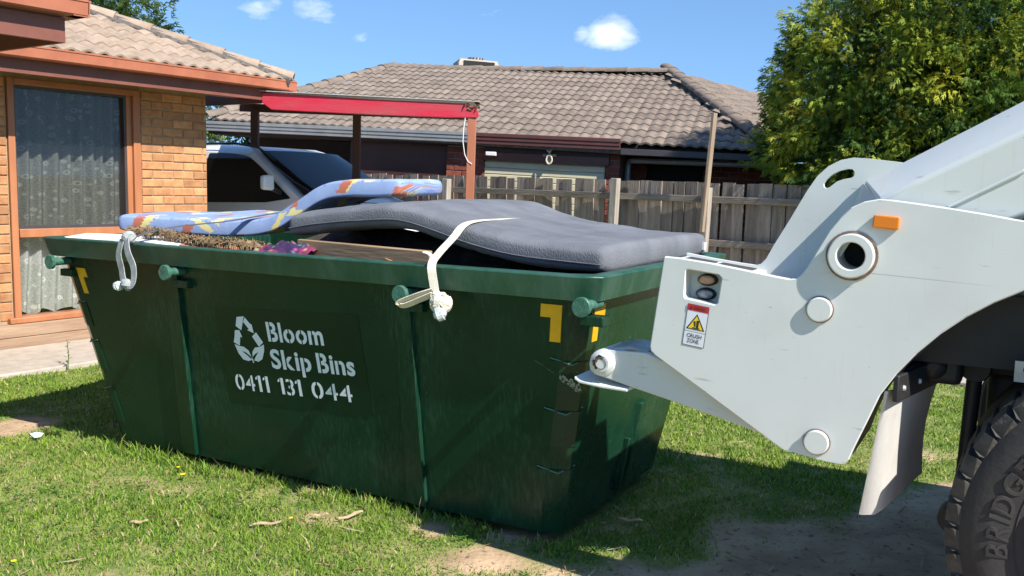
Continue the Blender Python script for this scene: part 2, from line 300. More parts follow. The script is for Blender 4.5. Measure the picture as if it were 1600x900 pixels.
def blue_fabric():
    m = mat('blue_print_foam_cover', (.26, .345, .54), (.21, .29, .47), 8, .9, .25, 200, dist=.005)
    N, L, p = nodes_of(m); base = bc_socket(m)
    uv = N.new('ShaderNodeUVMap'); 
    def stripes(rot, scl, off, wid, colr, base, thr, ns):
        mp_ = N.new('ShaderNodeMapping'); mp_.inputs['Rotation'].default_value = (0, 0, rot); mp_.inputs['Scale'].default_value = scl; mp_.inputs['Location'].default_value = off; L.new(uv.outputs[0], mp_.inputs[0])
        sp = N.new('ShaderNodeSeparateXYZ'); L.new(mp_.outputs[0], sp.inputs[0])
        fx = N.new('ShaderNodeMath'); fx.operation = 'FRACT'; L.new(sp.outputs[0], fx.inputs[0]); fy = N.new('ShaderNodeMath'); fy.operation = 'FRACT'; L.new(sp.outputs[1], fy.inputs[0])
        nzz = N.new('ShaderNodeTexNoise'); nzz.inputs['Scale'].default_value = ns; L.new(uv.outputs[0], nzz.inputs['Vector'])
        def band(sock, w):
            s_ = N.new('ShaderNodeMath'); s_.operation = 'SUBTRACT'; L.new(sock, s_.inputs[0]); s_.inputs[1].default_value = .5
            a_ = N.new('ShaderNodeMath'); a_.operation = 'ABSOLUTE'; L.new(s_.outputs[0], a_.inputs[0])
            d_ = N.new('ShaderNodeMath'); d_.operation = 'MULTIPLY_ADD'; L.new(nzz.outputs['Fac'], d_.inputs[0]); d_.inputs[1].default_value = .18; L.new(a_.outputs[0], d_.inputs[2])
            c_ = N.new('ShaderNodeMath'); c_.operation = 'LESS_THAN'; L.new(d_.outputs[0], c_.inputs[0]); c_.inputs[1].default_value = w + .09; return c_.outputs[0]
        mu_ = N.new('ShaderNodeMath'); mu_.operation = 'MULTIPLY'; L.new(band(fx.outputs[0], wid[0]), mu_.inputs[0]); L.new(band(fy.outputs[0], wid[1]), mu_.inputs[1])
        mx_ = N.new('ShaderNodeMix'); mx_.data_type = 'RGBA'; mx_.inputs['B'].default_value = (*colr, 1); L.new(mu_.outputs[0], mx_.inputs['Factor']); L.new(base, mx_.inputs['A']); return mx_.outputs['Result']
    c = stripes(.55, (2.7, 2.2, 1), (.1, .2, 0), (.07, .30), (.62, .53, .20), base, 0, 30)
    c = stripes(-.6, (2.2, 2.6, 1), (.45, .1, 0), (.06, .26), (.64, .56, .25), c, 0, 26)
    c = stripes(.25, (3.1, 3.0, 1), (.1, .3, 0), (.09, .22), (.42, .13, .075), c, 0, 40)
    c = stripes(.0, (9, 3.1, 1), (.3, .1, 0), (.05, .2), (.16, .21, .45), c, 0, 40)
    L.new(c, p.inputs['Base Color']); return m
M['bluefab'] = blue_fabric()
def purple_fabric():
    m = mat('purple_print_cloth', (.03, .012, .06), (.20, .02, .07), 9, .9, .5, 30, detail=2, lo=.45, hi=.55)
    N, L, p = nodes_of(m); base = bc_socket(m); tcn = N.new('ShaderNodeTexCoord')
    vo = N.new('ShaderNodeTexVoronoi'); vo.inputs['Scale'].default_value = 24; L.new(tcn.outputs['Object'], vo.inputs['Vector'])
    mr = N.new('ShaderNodeMapRange'); mr.inputs['From Min'].default_value = .15; mr.inputs['From Max'].default_value = .4; mr.inputs['To Min'].default_value = .3; mr.inputs['To Max'].default_value = 0; L.new(vo.outputs['Distance'], mr.inputs['Value'])
    mx = N.new('ShaderNodeMix'); mx.data_type = 'RGBA'; L.new(vo.outputs['Color'], mx.inputs['B']); L.new(base, mx.inputs['A']); L.new(mr.outputs[0], mx.inputs['Factor']); L.new(mx.outputs['Result'], p.inputs['Base Color']); return m
M['purple'] = purple_fabric()
# --- glass, lace, screen
def glass(name, tint, alpha):
    m = bpy.data.materials.new(name); m.use_nodes = True; N = m.node_tree.nodes; L = m.node_tree.links; N.clear()
    tr = N.new('ShaderNodeBsdfTransparent'); tr.inputs[0].default_value = (*tint, 1); gl = N.new('ShaderNodeBsdfGlossy'); gl.inputs['Roughness'].default_value = .02
    fr_ = N.new('ShaderNodeLayerWeight'); fr_.inputs[0].default_value = .5; pw = N.new('ShaderNodeMath'); pw.operation = 'POWER'; pw.inputs[1].default_value = 4; L.new(fr_.outputs['Facing'], pw.inputs[0]); fr = N.new('ShaderNodeMath'); fr.operation = 'MULTIPLY_ADD'; fr.inputs[1].default_value = .9; fr.inputs[2].default_value = .045; L.new(pw.outputs[0], fr.inputs[0]); ms = N.new('ShaderNodeMixShader'); o_ = N.new('ShaderNodeOutputMaterial')
    mu = N.new('ShaderNodeMath'); mu.operation = 'MULTIPLY'; mu.inputs[1].default_value = alpha; L.new(fr.outputs[0], mu.inputs[0])
    L.new(mu.outputs[0], ms.inputs[0]); L.new(tr.outputs[0], ms.inputs[1]); L.new(gl.outputs[0], ms.inputs[2]); L.new(ms.outputs[0], o_.inputs[0]); return m
M['glass'] = glass('window_glass', (.93, .95, .94), 1.4)
def screen():
    m = bpy.data.materials.new('fly_screen_mesh'); m.use_nodes = True; N = m.node_tree.nodes; L = m.node_tree.links; N.clear()
    tr = N.new('ShaderNodeBsdfTransparent'); df = N.new('ShaderNodeBsdfDiffuse'); df.inputs[0].default_value = (.02, .02, .022, 1); ms = N.new('ShaderNodeMixShader'); ms.inputs[0].default_value = .24; o_ = N.new('ShaderNodeOutputMaterial')
    L.new(tr.outputs[0], ms.inputs[1]); L.new(df.outputs[0], ms.inputs[2]); L.new(ms.outputs[0], o_.inputs[0]); return m
M['screen'] = screen()
def lace():
    m = bpy.data.materials.new('lace_curtain_cloth'); m.use_nodes = True; N = m.node_tree.nodes; L = m.node_tree.links; N.clear()
    uv = N.new('ShaderNodeUVMap'); o_ = N.new('ShaderNodeOutputMaterial')
    vo = N.new('ShaderNodeTexVoronoi'); vo.inputs['Scale'].default_value = 13; vo.inputs['Randomness'].default_value = .8; L.new(uv.outputs[0], vo.inputs['Vector'])
    a = N.new('ShaderNodeMath'); a.operation = 'SUBTRACT'; a.inputs[1].default_value = .24; L.new(vo.outputs['Distance'], a.inputs[0]); b = N.new('ShaderNodeMath'); b.operation = 'ABSOLUTE'; L.new(a.outputs[0], b.inputs[0])
    c = N.new('ShaderNodeMath'); c.operation = 'LESS_THAN'; c.inputs[1].default_value = .075; L.new(b.outputs[0], c.inputs[0])
    n = N.new('ShaderNodeTexNoise'); n.inputs['Scale'].default_value = 70; L.new(uv.outputs[0], n.inputs['Vector'])
    mr = N.new('ShaderNodeMapRange'); mr.inputs['From Min'].default_value = .35; mr.inputs['From Max'].default_value = .65; mr.inputs['To Min'].default_value = .48; mr.inputs['To Max'].default_value = .72; L.new(n.outputs['Fac'], mr.inputs['Value'])
    mx = N.new('ShaderNodeMath'); mx.operation = 'MAXIMUM'; mu = N.new('ShaderNodeMath'); mu.operation = 'MULTIPLY'; mu.inputs[1].default_value = .97; L.new(c.outputs[0], mu.inputs[0]); L.new(mu.outputs[0], mx.inputs[0]); L.new(mr.outputs[0], mx.inputs[1])
    df = N.new('ShaderNodeBsdfDiffuse'); df.inputs[0].default_value = (.78, .77, .72, 1); tl = N.new('ShaderNodeBsdfTranslucent'); tl.inputs[0].default_value = (.7, .69, .64, 1)
    m1 = N.new('ShaderNodeMixShader'); m1.inputs[0].default_value = .25; L.new(df.outputs[0], m1.inputs[1]); L.new(tl.outputs[0], m1.inputs[2])
    tr = N.new('ShaderNodeBsdfTransparent'); ms = N.new('ShaderNodeMixShader'); L.new(mx.outputs[0], ms.inputs[0]); L.new(tr.outputs[0], ms.inputs[1]); L.new(m1.outputs[0], ms.inputs[2]); L.new(ms.outputs[0], o_.inputs[0]); return m
M['lace'] = lace()
def leafmat(name, attr='tint', trans=.35, rough=.6):
    m = bpy.data.materials.new(name); m.use_nodes = True; N = m.node_tree.nodes; L = m.node_tree.links; p = N['Principled BSDF']; o_ = N['Material Output']
    at = N.new('ShaderNodeAttribute'); at.attribute_name = attr; L.new(at.outputs['Color'], p.inputs['Base Color']); p.inputs['Roughness'].default_value = rough; p.inputs['Specular IOR Level'].default_value = .25
    tl = N.new('ShaderNodeBsdfTranslucent'); L.new(at.outputs['Color'], tl.inputs[0]); ms = N.new('ShaderNodeMixShader'); ms.inputs[0].default_value = trans
    L.new(p.outputs[0], ms.inputs[1]); L.new(tl.outputs[0], ms.inputs[2]); L.new(ms.outputs[0], o_.inputs[0]); return m
M['leaf'] = leafmat('foliage'); M['grass'] = leafmat('grass_blades', trans=.4, rough=.55)
M['bark'] = mat('bark', (.13, .09, .06), (.06, .04, .03), 8, .95, .9, 20, stretch=(2, 2, .4))
def fast_mesh(name, V, Fa, tint=None, tri=True):
    """V (n,3); Fa (m,k) constant k"""
    me = bpy.data.meshes.new(name); k = Fa.shape[1]
    me.vertices.add(len(V)); me.vertices.foreach_set('co', V.astype(np.float32).ravel())
    me.loops.add(Fa.size); me.loops.foreach_set('vertex_index', Fa.astype(np.int32).ravel())
    me.polygons.add(len(Fa)); me.polygons.foreach_set('loop_start', np.arange(0, Fa.size, k, dtype=np.int32))
    me.update(calc_edges=True)
    if tint is not None:
        at = me.color_attributes.new('tint', 'FLOAT_COLOR', 'POINT'); at.data.foreach_set('color', np.c_[tint, np.ones(len(tint))].astype(np.float32).ravel())
    return me

# ------------------------------------------------------------------ where things stand
YAW = -.5067; A = Vector((math.cos(YAW), math.sin(YAW), 0)); NB = Vector((-math.sin(YAW), math.cos(YAW), 0)); CB = Vector((-.7434, 5.041, 0))
def W(u, v, w): return CB + A * u + NB * v + Vector((0, 0, w))

# ------------------------------------------------------------------ ground
def nz2(x, y, s, seed=0.): return mnoise.noise(Vector((x * s + seed, y * s - seed * .7, seed * 1.3)))
def soil(x, y):
    """0 lawn .. 1 bare earth"""
    s = 0
    lim = 3.72 + (x - .2) * .55
    if x > -.2:
        e = (lim - y) / .5 + .35 + 1.1 * nz2(x, y, 1.7, 3) + .5 * nz2(x, y, 5, 9); e = min(e, (x + .1) / .45 + .7 * nz2(x, y, 3, 1))
        s = max(s, e)
    for cx, cy, r in ((-3.15, 5.55, .33), (-.12, 3.62, .2), (-.35, 3.95, .13), (-1.0, 4.5, .1), (.05, 3.95, .14)):
        d = math.hypot(x - cx, (y - cy) * 1.2) / r; s = max(s, 1.25 - d + .8 * nz2(x, y, 4, 6))
    s = max(s, .62 * (nz2(x, y, 2.3, 17) + .6 * nz2(x, y, 7, 21)) - .02)
    return max(0, min(1, s))
def gz(x, y): return .018 * nz2(x, y, .9, 5) + .008 * nz2(x, y, 4, 2)
xs = np.concatenate([[-3000, -800, -200, -60, -25, -14, -9], np.arange(-6.5, 6.6, .06), [9, 14, 25, 60, 200, 800, 3000]])
ys = np.concatenate([[-3000, -500, -80, -20, -6, -1], np.arange(1.5, 9.6, .06), [11, 13, 17, 25, 45, 90, 200, 800, 3000]])
nx, ny = len(xs), len(ys); GX, GY = np.meshgrid(xs, ys); V = np.zeros((nx * ny, 3)); V[:, 0] = GX.ravel(); V[:, 1] = GY.ravel()
sv = np.zeros((nx * ny, 3))
for i, (x, y, _) in enumerate(V):
    if abs(x) < 6.6 and 1.4 < y < 9.7: V[i, 2] = gz(x, y) * min(1, (6.6 - abs(x)) * 2, (9.7 - y) * 2); s = soil(x, y)
    else: s = .12
    sv[i] = s
ii = (np.arange(ny - 1)[:, None] * nx + np.arange(nx - 1)[None, :]).ravel(); Q = np.stack([ii, ii + 1, ii + nx + 1, ii + nx], 1)
gm = fast_mesh('ground', V, Q, sv); smooth(gm, 80)
def ground_mat():
    m = bpy.data.materials.new('lawn_soil'); m.use_nodes = True; N = m.node_tree.nodes; L = m.node_tree.links; p = N['Principled BSDF']; p.inputs['Roughness'].default_value = .95; p.inputs['Specular IOR Level'].default_value = .1
    at = N.new('ShaderNodeAttribute'); at.attribute_name = 'tint'; tcn = N.new('ShaderNodeTexCoord')
    def ns(s, d=6):
        n = N.new('ShaderNodeTexNoise'); n.inputs['Scale'].default_value = s; n.inputs['Detail'].default_value = d; L.new(tcn.outputs['Object'], n.inputs['Vector']); return n.outputs['Fac']
    def mix(a, b, f, lo, hi):
        mr = N.new('ShaderNodeMapRange'); mr.inputs['From Min'].default_value = lo; mr.inputs['From Max'].default_value = hi; L.new(f, mr.inputs['Value']); mx = N.new('ShaderNodeMix'); mx.data_type = 'RGBA'; L.new(mr.outputs[0], mx.inputs['Factor'])
        for k, v in (('A', a), ('B', b)):
            if isinstance(v, tuple): mx.inputs[k].default_value = (*v, 1)
            else: L.new(v, mx.inputs[k])
        return mx.outputs['Result']
    lawn = mix((.13, .18, .045), (.27, .26, .10), ns(6), .4, .65); earth = mix((.52, .37, .235), (.36, .25, .155), ns(5, 9), .38, .66); earth = mix(earth, (.17, .12, .08), ns(28, 4), .58, .72)
    c = mix(lawn, earth, at.outputs['Fac'], .25, .7); L.new(c, p.inputs['Base Color'])
    b = N.new('ShaderNodeBump'); b.inputs['Strength'].default_value = .6; b.inputs['Distance'].default_value = .012; L.new(ns(45, 6), b.inputs['Height']); L.new(b.outputs[0], p.inputs['Normal']); return m
M['ground'] = ground_mat()
tag(obj('ground', gm, M['ground']), kind='structure')
P0 = Vector((-4.517, 8.012, 0)); DH = Vector((math.cos(R(55)), math.sin(R(55)), 0)); NH = Vector((DH.y, -DH.x, 0))
HR = R(55)
def HW(s, off, z=0): return P0 + DH * s + NH * off + Vector((0, 0, z))
# footpath along the house front
pb = MB(); pb.box((-6, -1.16, -.1), (3.1, -.12, .035)); po = pb.build('footpath', M['concrete'], bevel=.012); po.location = P0; po.rotation_euler = (0, 0, HR); tag(po, kind='structure')
# driveway beside the house under the carport
pb = MB(); pb.box((3.0, -1.4, -.1), (6.2, 5.5, .03)); po = pb.build('driveway', M['concrete'], bevel=.01); po.location = P0; po.rotation_euler = (0, 0, HR); tag(po, kind='structure')
# concrete strip by the fence, seen under the truck
FA = Vector((2.92, 10, 0)); FR = math.atan2(-.594, .804)
pb = MB(); pb.box((-1.5, -1.6, -.08), (7, -.35, .03)); po = pb.build('concrete_strip', M['concrete'], bevel=.01); po.location = FA; po.rotation_euler = (0, 0, FR); tag(po, kind='structure')

# grass blades (uncountable)
def grass():
    pts = []
    bands = [(3.1, 4.2, 11000), (4.2, 5.4, 7500), (5.4, 7.0, 4600), (7.0, 9.2, 2300)]
    for y0, y1, den in bands:
        w = .60 * y1 + .25; n = int(2 * w * (y1 - y0) * den); x = rng.uniform(-w, w, n); y = rng.uniform(y0, y1, n); pts.append(np.c_[x, y])
    P = np.concatenate(pts); keep = np.zeros(len(P), bool); S = np.zeros(len(P)); Z = np.zeros(len(P))
    # reject on soil / structures through a lookup of the fine grid
    ix = np.clip(((P[:, 0] + 6.5) / .06).astype(int) + 7, 0, nx - 1); iy = np.clip(((P[:, 1] - 1.5) / .06).astype(int) + 6, 0, ny - 1)
    S = sv[iy * nx + ix, 0]; Z = V[iy * nx + ix, 2]
    keep = rng.random(len(P)) > np.clip(S * 1.25 - .05, 0, .985)
    rel = P - np.array(P0[:2]); s_ = rel @ np.array(DH[:2]); o_ = rel @ np.array(NH[:2]); keep &= ~((o_ < 1.17) & (s_ < 3.2)); keep &= ~((s_ > 2.98) & (o_ < 1.42) & (s_ < 6.2))
    rf = P - np.array(FA[:2]); fx = rf @ np.array([math.cos(FR), math.sin(FR)]); fy = rf @ np.array([-math.sin(FR), math.cos(FR)]); keep &= ~((fx > -1.5) & (fy > -1.6) & (fy < -.35))
    rb = P - np.array(CB[:2]); u = rb @ np.array(A[:2]); v = rb @ np.array(NB[:2]); keep &= ~((abs(u) < 1.42) & (abs(v) < .57))
    keep &= ~((abs(u - 3.55) < .25) & (v > -1.05) & (v < -.5))
    P, S, Z, u, v = P[keep], S[keep], Z[keep], u[keep], v[keep]; n = len(P)
    # patchy vigour
    pn = np.array([nz2(x, y, 1.6, 31) + .5 * nz2(x, y, 5, 12) for x, y in P]); pn2 = np.array([nz2(x, y, 2.6, 77) for x, y in P])
    h = rng.uniform(.011, .033, n) * (1 + .55 * np.clip(pn, -.8, 1.2)) * (1 - .45 * S)
    edge = (np.abs(v + .64) < .07) & (np.abs(u) < 1.5); h[edge] *= rng.uniform(1.2, 2.6, edge.sum())
    tall = rng.random(n) < .012; h[tall] *= 1.9
    wd = rng.uniform(.0016, .0034, n) * (1 + (P[:, 1] - 3) * .16)
    ang = rng.uniform(0, 2 * np.pi, n); lean = rng.uniform(.15, 1.05, n) * h; la = rng.uniform(0, 2 * np.pi, n)
    bx = np.cos(ang) * wd; by = np.sin(ang) * wd; lx = np.cos(la) * lean; ly = np.sin(la) * lean
    VV = np.zeros((n, 5, 3)); base = np.c_[P, Z - .004]
    VV[:, 0] = base + np.c_[-bx, -by, 0 * bx]; VV[:, 1] = base + np.c_[bx, by, 0 * bx]
    mid = base + np.c_[lx * .38, ly * .38, h * .6]; VV[:, 2] = mid + np.c_[bx * .8, by * .8, 0 * bx]; VV[:, 3] = mid - np.c_[bx * .8, by * .8, 0 * bx]
    VV[:, 4] = base + np.c_[lx, ly, h]
    o = np.arange(n)[:, None] * 5
    T = np.concatenate([o + np.array([0, 1, 2]), o + np.array([0, 2, 3]), o + np.array([3, 2, 4])])
    g1 = np.array([.16, .29, .03]); g2 = np.array([.29, .40, .055]); g3 = np.array([.085, .19, .03]); st = np.array([.56, .47, .24])
    t = np.clip(.5 + .6 * pn2 + rng.normal(0, .25, n), 0, 1)[:, None]; c = g1 * (1 - t) + g2 * t
    d = (rng.random(n) < .16)[:, None]; c = np.where(d, g3, c); q = (rng.random(n) < .10 + .2 * np.clip(-pn, 0, 1))[:, None]; c = np.where(q, st * rng.uniform(.6, 1.1, (n, 1)), c)
    c = c * rng.uniform(.8, 1.2, (n, 1))
    me = fast_mesh('lawn_grass', VV.reshape(-1, 3), T, np.repeat(c, 5, 0))
    tag(obj('lawn_grass', me, M['grass']), 'short patchy green lawn grass around the skip bin', 'grass', kind='stuff')
grass()
def clover():
    """broad-leaved weeds flat in the lawn"""
    n = 5200; y = rng.uniform(3.2, 8.5, n); x = rng.uniform(-.6, .6, n) * y
    pn = np.array([nz2(a, b, 1.3, 55) + .4 * nz2(a, b, 6, 4) for a, b in zip(x, y)]); ix = np.clip(((x + 6.5) / .06).astype(int) + 7, 0, nx - 1); iy = np.clip(((y - 1.5) / .06).astype(int) + 6, 0, ny - 1)
    rb = np.c_[x, y] - np.array(CB[:2]); u = rb @ np.array(A[:2]); v = rb @ np.array(NB[:2]); rel = np.c_[x, y] - np.array(P0[:2]); s_ = rel @ np.array(DH[:2]); o_ = rel @ np.array(NH[:2])
    k = (pn > .12) & (sv[iy * nx + ix, 0] < .4) & ~((abs(u) < 1.45) & (abs(v) < .6)) & ~((o_ < 1.2))
    x, y, z = x[k], y[k], V[iy * nx + ix, 2][k]; n = len(x); VV = np.zeros((n, 3, 4, 3)); r = rng.uniform(.006, .013, n); a0 = rng.uniform(0, 6.28, n); hz = rng.uniform(.012, .032, n)
    for j in range(3):
        a = a0 + j * 2.09; c = np.c_[x, y, z + hz]; d = np.c_[np.cos(a), np.sin(a), rng.uniform(-.3, .35, n)]; e = np.c_[-np.sin(a), np.cos(a), rng.uniform(-.2, .2, n)]
        VV[:, j, 0] = c; VV[:, j, 1] = c + (d * .9 + e * .6) * r[:, None]; VV[:, j, 2] = c + d * 1.7 * r[:, None]; VV[:, j, 3] = c + (d * .9 - e * .6) * r[:, None]
    Qd = (np.arange(n * 3)[:, None] * 4 + np.arange(4)); c = np.array([.07, .17, .03]) * rng.uniform(.7, 1.4, (n, 1))
    tag(obj('clover_leaves', fast_mesh('clover_leaves', VV.reshape(-1, 3), Qd, np.repeat(c, 12, 0)), M['grass']), 'low clover leaves scattered through the lawn', 'clover', kind='stuff')
clover()
def litter():
    """dry gum leaves, bark strips and crumbs lying on lawn and soil"""
    n = 520; mb = MB(); cols = []
    for i in range(n):
        y = 3.25 + 4.2 * random.random() ** 1.5; x = random.uniform(-.58, .62) * y
        rb = Vector((x, y, 0)) - CB; u, v = rb.dot(A), rb.dot(NB)
        if abs(u) < 1.45 and abs(v) < .62: continue
        if (Vector((x, y, 0)) - P0).dot(NH) < .1: continue
        if x > .1: pass
        elif random.random() < .5: continue
        a = random.uniform(0, 6.28); L_ = random.choice([.012, .02, .03, .045, .07]); w = random.uniform(.0022, .006); z = gz(x, y) + random.uniform(.004, .022)
        d = Vector((math.cos(a), math.sin(a), random.uniform(-.15, .15))); e = Vector((-math.sin(a), math.cos(a), random.uniform(-.4, .4))); p = Vector((x, y, z))
        mb.add([p - d * L_, p + e * w, p + d * L_ + Vector((0, 0, .004)), p - e * w], [(0, 1, 2, 3)]); cols += [random.choice([(.42, .33, .2), (.3, .19, .1), (.5, .43, .31), (.2, .12, .07), (.36, .2, .09)])] * 4
    me = mb.mesh('dry_leaf_litter', fix=False); at = me.color_attributes.new('tint', 'FLOAT_COLOR', 'POINT'); at.data.foreach_set('color', [c for q in cols for c in (*q, 1)])
    tag(obj('dry_leaf_litter', me, M['leaf']), 'dry leaves and bark flecks scattered on lawn and soil', 'leaf litter', kind='stuff')
litter()

# ------------------------------------------------------------------ tiles shared by the roofs
def tile_mesh(name, w=.30, l=.40, amp=.022, th=.02, n=12):
    vs = []; fs = []
    for row, (y, dz) in enumerate(((0, 0), (l, 0), (0, -th), (.03, -th))):
        for i in range(n + 1):
            x = w * i / n; ph = 2 * math.pi * 2 * i / n; zz = amp * (.5 - .5 * math.cos(ph)) ** .8
            vs.append((x - w / 2, y, zz + dz))
    m = n + 1
    for i in range(n): fs += [(i, i + 1, m + i + 1, m + i), (2 * m + i, 2 * m + i + 1, i + 1, i), (3 * m + i, 3 * m + i + 1, 2 * m + i + 1, 2 * m + i)]
    me = bpy.data.meshes.new(name); me.from_pydata(vs, [], fs); me.update(); smooth(me, 50); return me
def tile_slots(E, X, U, rows, xl, xr, w=.30, expo=.32, stagger=0):
    E = Vector(E); X = Vector(X).normalized(); U = Vector(U).normalized(); Z = X.cross(U); tilt = .045
    U2 = (U * math.cos(tilt) - Z * math.sin(tilt)).normalized(); Z2 = X.cross(U2); rot = Matrix((X, U2, Z2)).transposed(); slots = []
    for j in range(rows):
        k = j * expo; a, b = xl(k), xr(k); n0 = math.floor(a / w); n1 = math.ceil(b / w)
        for i in range(n0, n1 + 1):
            x = i * w
            if x < a or x > b: continue
            p = E + X * x + U * k + Z * .028; slots.append((Matrix.LocRotScale(p, rot.to_quaternion(), None)))
    return slots
def put_tiles(slots, me, matl, parent, limit=300):
    if not me.materials: me.materials.append(matl)
    for k, Mx in enumerate(slots[:limit]):
        o = bpy.data.objects.new('tile', me); COL.objects.link(o); o.parent = parent
        o.matrix_local = Mx @ Matrix.Translation((0, 0, random.uniform(-.002, .003))) @ Matrix.Rotation(random.uniform(-.012, .012), 4, 'Z')
    rest = slots[limit:]
    if rest:
        vs = np.array([v.co[:] for v in me.vertices]); fs = np.array([p.vertices[:] for p in me.polygons]); VV = []; FF = []
        for k, Mx in enumerate(rest): Mn = np.array(Mx); VV.append(vs @ Mn[:3, :3].T + Mn[:3, 3]); FF.append(fs + k * len(vs))
        m2 = fast_mesh('tiles_beyond', np.concatenate(VV), np.concatenate(FF)); smooth(m2, 50); tag(obj('tiles_beyond', m2, M['tilefield'] if matl is M['fartile'] else matl, parent), kind='stuff')
def cap_mesh(name, L=.40, r=.11):
    mb = MB(); rings = []
    for x in (0, L):
        s = 1 if x == 0 else .93
        rings.append([(x, math.sin(t) * r * s, math.cos(t) * r * .62 * s) for t in np.linspace(-1.75, 1.75, 9)] + [(x, math.sin(t) * (r * s - .018), math.cos(t) * (r * .62 * s - .018)) for t in np.linspace(1.75, -1.75, 9)])
    mb.loft(rings); me = mb.mesh(name, 40); return me
def put_caps(p0, p1, me, matl, parent, L=.37):
    p0 = Vector(p0); p1 = Vector(p1); d = (p1 - p0); n = int(d.length / L); d.normalize(); side = Vector((0, 0, 1)).cross(d).normalized(); upv = d.cross(side)
    if not me.materials: me.materials.append(matl)
    for k in range(n + 1):
        t = .035; d2 = (d * math.cos(t) + upv * math.sin(t) * -1).normalized(); u2 = d2.cross(side); rot = Matrix((d2, side, u2)).transposed()
        o = bpy.data.objects.new('ridge_cap', me); COL.objects.link(o); o.parent = parent; o.matrix_local = Matrix.LocRotScale(p0 + d * (k * L) + upv * .012, rot.to_quaternion(), None)
def polygon(name, pts, matl, parent, th=.03):
    pts = [Vector(p) for p in pts]; n = (pts[1] - pts[0]).cross(pts[2] - pts[0]).normalized(); m = len(pts)
    mb = MB(); mb.add(pts + [p - n * th for p in pts], [tuple(range(m)), tuple(range(2 * m - 1, m - 1, -1))] + [(i, i + m, (i + 1) % m + m, (i + 1) % m) for i in range(m)]); return mb.build(name, matl, parent)

# ------------------------------------------------------------------ brick house on the left
house = empty('brick_house', P0, HR); tag(house, 'tan brick house with lace-curtained window behind the skip bin', 'house')
def gutter_prof(mb, p0, p1, out, h=.115, w=.115):
    """ogee-less quad gutter with rolled top bead"""
    p0 = Vector(p0); p1 = Vector(p1); out = Vector(out); z = Vector((0, 0, 1))
    prof = [(0, 0), (.82, 0), (.95, .1), (1, .82), (1.06, .86), (1.06, .98), (.98, 1), (.93, .95), (.9, .2), (.8, .08), (.06, .08), (.06, 1), (0, 1)]
    mb.loft([[p + out * (a * w) + z * (b * h) for a, b in prof] for p in (p0, p1)])
wl = MB(); wl.box((-3.2, .012, 0), (.135, .24, 2.46)); wl.box((1.425, .012, 0), (2.2, .24, 2.46)); wl.box((.135, .02, 2.40), (1.425, .22, 2.46)); wall = wl.build('wall', M['mortar'], house)
sw = MB(); sw.box((2.0, .24, 0), (2.199, 7, 2.46)); sw.build('side_wall', M['mortar'], house)
bme = {}
def brick_mesh(L, H=.076, D=.11, key=''):
    k = (round(L, 3), H, key)
    if k not in bme:
        mb = MB(); mb.box((0, 0, 0), (L, D, H)); me = mb.mesh('brick'); bm = bmesh.new(); bm.from_mesh(me); bmesh.ops.bevel(bm, geom=[e for e in bm.edges if abs(e.verts[0].co.y) < .001 and abs(e.verts[1].co.y) < .001], offset=.006, segments=1, affect='EDGES'); bm.to_mesh(me); bm.free(); bme[k] = me
    return bme[k]
def lay(parent, x0, x1, z0, rows, matl, ch=.086, L=.23, j=.01, key='', yoff=0):
    for r in range(rows):
        x = x0 - (0 if r % 2 == 0 else (L + j) / 2); z = z0 + r * ch
        while x < x1 - .02:
            a, b = max(x, x0), min(x + L, x1)
            if b - a > .035:
                me = brick_mesh(b - a, ch - .01, key=key)
                if not me.materials: me.materials.append(matl)
                o = bpy.data.objects.new('brick', me); COL.objects.link(o); o.parent = parent; o.location = (a, yoff + random.uniform(-.003, .003), z); o.rotation_euler = (0, random.uniform(-.006, .006), random.uniform(-.006, .006))
            x += L + j
lay(wall, -.70, .125, .26, 25, M['brick']); lay(wall, 1.435, 2.195, .26, 25, M['brick'])
# window: jambs, transom, sill, panes, screen, lace
wz0, wz1 = .29, 2.37
win = MB(); win.box((.14, -.012, .25), (.20, .15, 2.40)); win.box((1.345, -.012, .25), (1.42, .15, 2.40)); win.box((.20, -.012, 2.345), (1.345, .15, 2.40)); win.box((1.29, .02, .31), (1.345, .13, 2.345))
wo = win.build('window_frame', M['frame'], house, bevel=.004)
s_ = MB(); s_.box((.205, -.02, 1.0), (1.29, .14, 1.075)); s_.build('transom', M['frame'], wo, bevel=.004)
s_ = MB(); s_.box((.08, -.05, .235), (1.43, .16, .285)); s_.build('sill', M['frame'], wo, bevel=.006)
s_ = MB(); s_.box((.205, .03, 1.075), (1.29, .055, 1.10)); s_.box((.205, .03, 2.32), (1.29, .055, 2.344)); s_.box((.205, .03, 1.1), (.225, .055, 2.32)); s_.box((1.268, .03, 1.1), (1.289, .055, 2.32)); s_.build('screen_frame', M['darkgrey'], wo)
s_ = MB(); s_.box((.226, .04, 1.101), (1.267, .042, 2.319)); s_.build('fly_screen', M['screen'], wo)
s_ = MB(); s_.box((.20, .07, 1.076), (1.289, .074, 2.344)); s_.build('pane', M['glass'], wo)
s_ = MB(); s_.box((.20, .06, .286), (1.289, .064, .999)); s_.build('pane', M['glass'], wo)
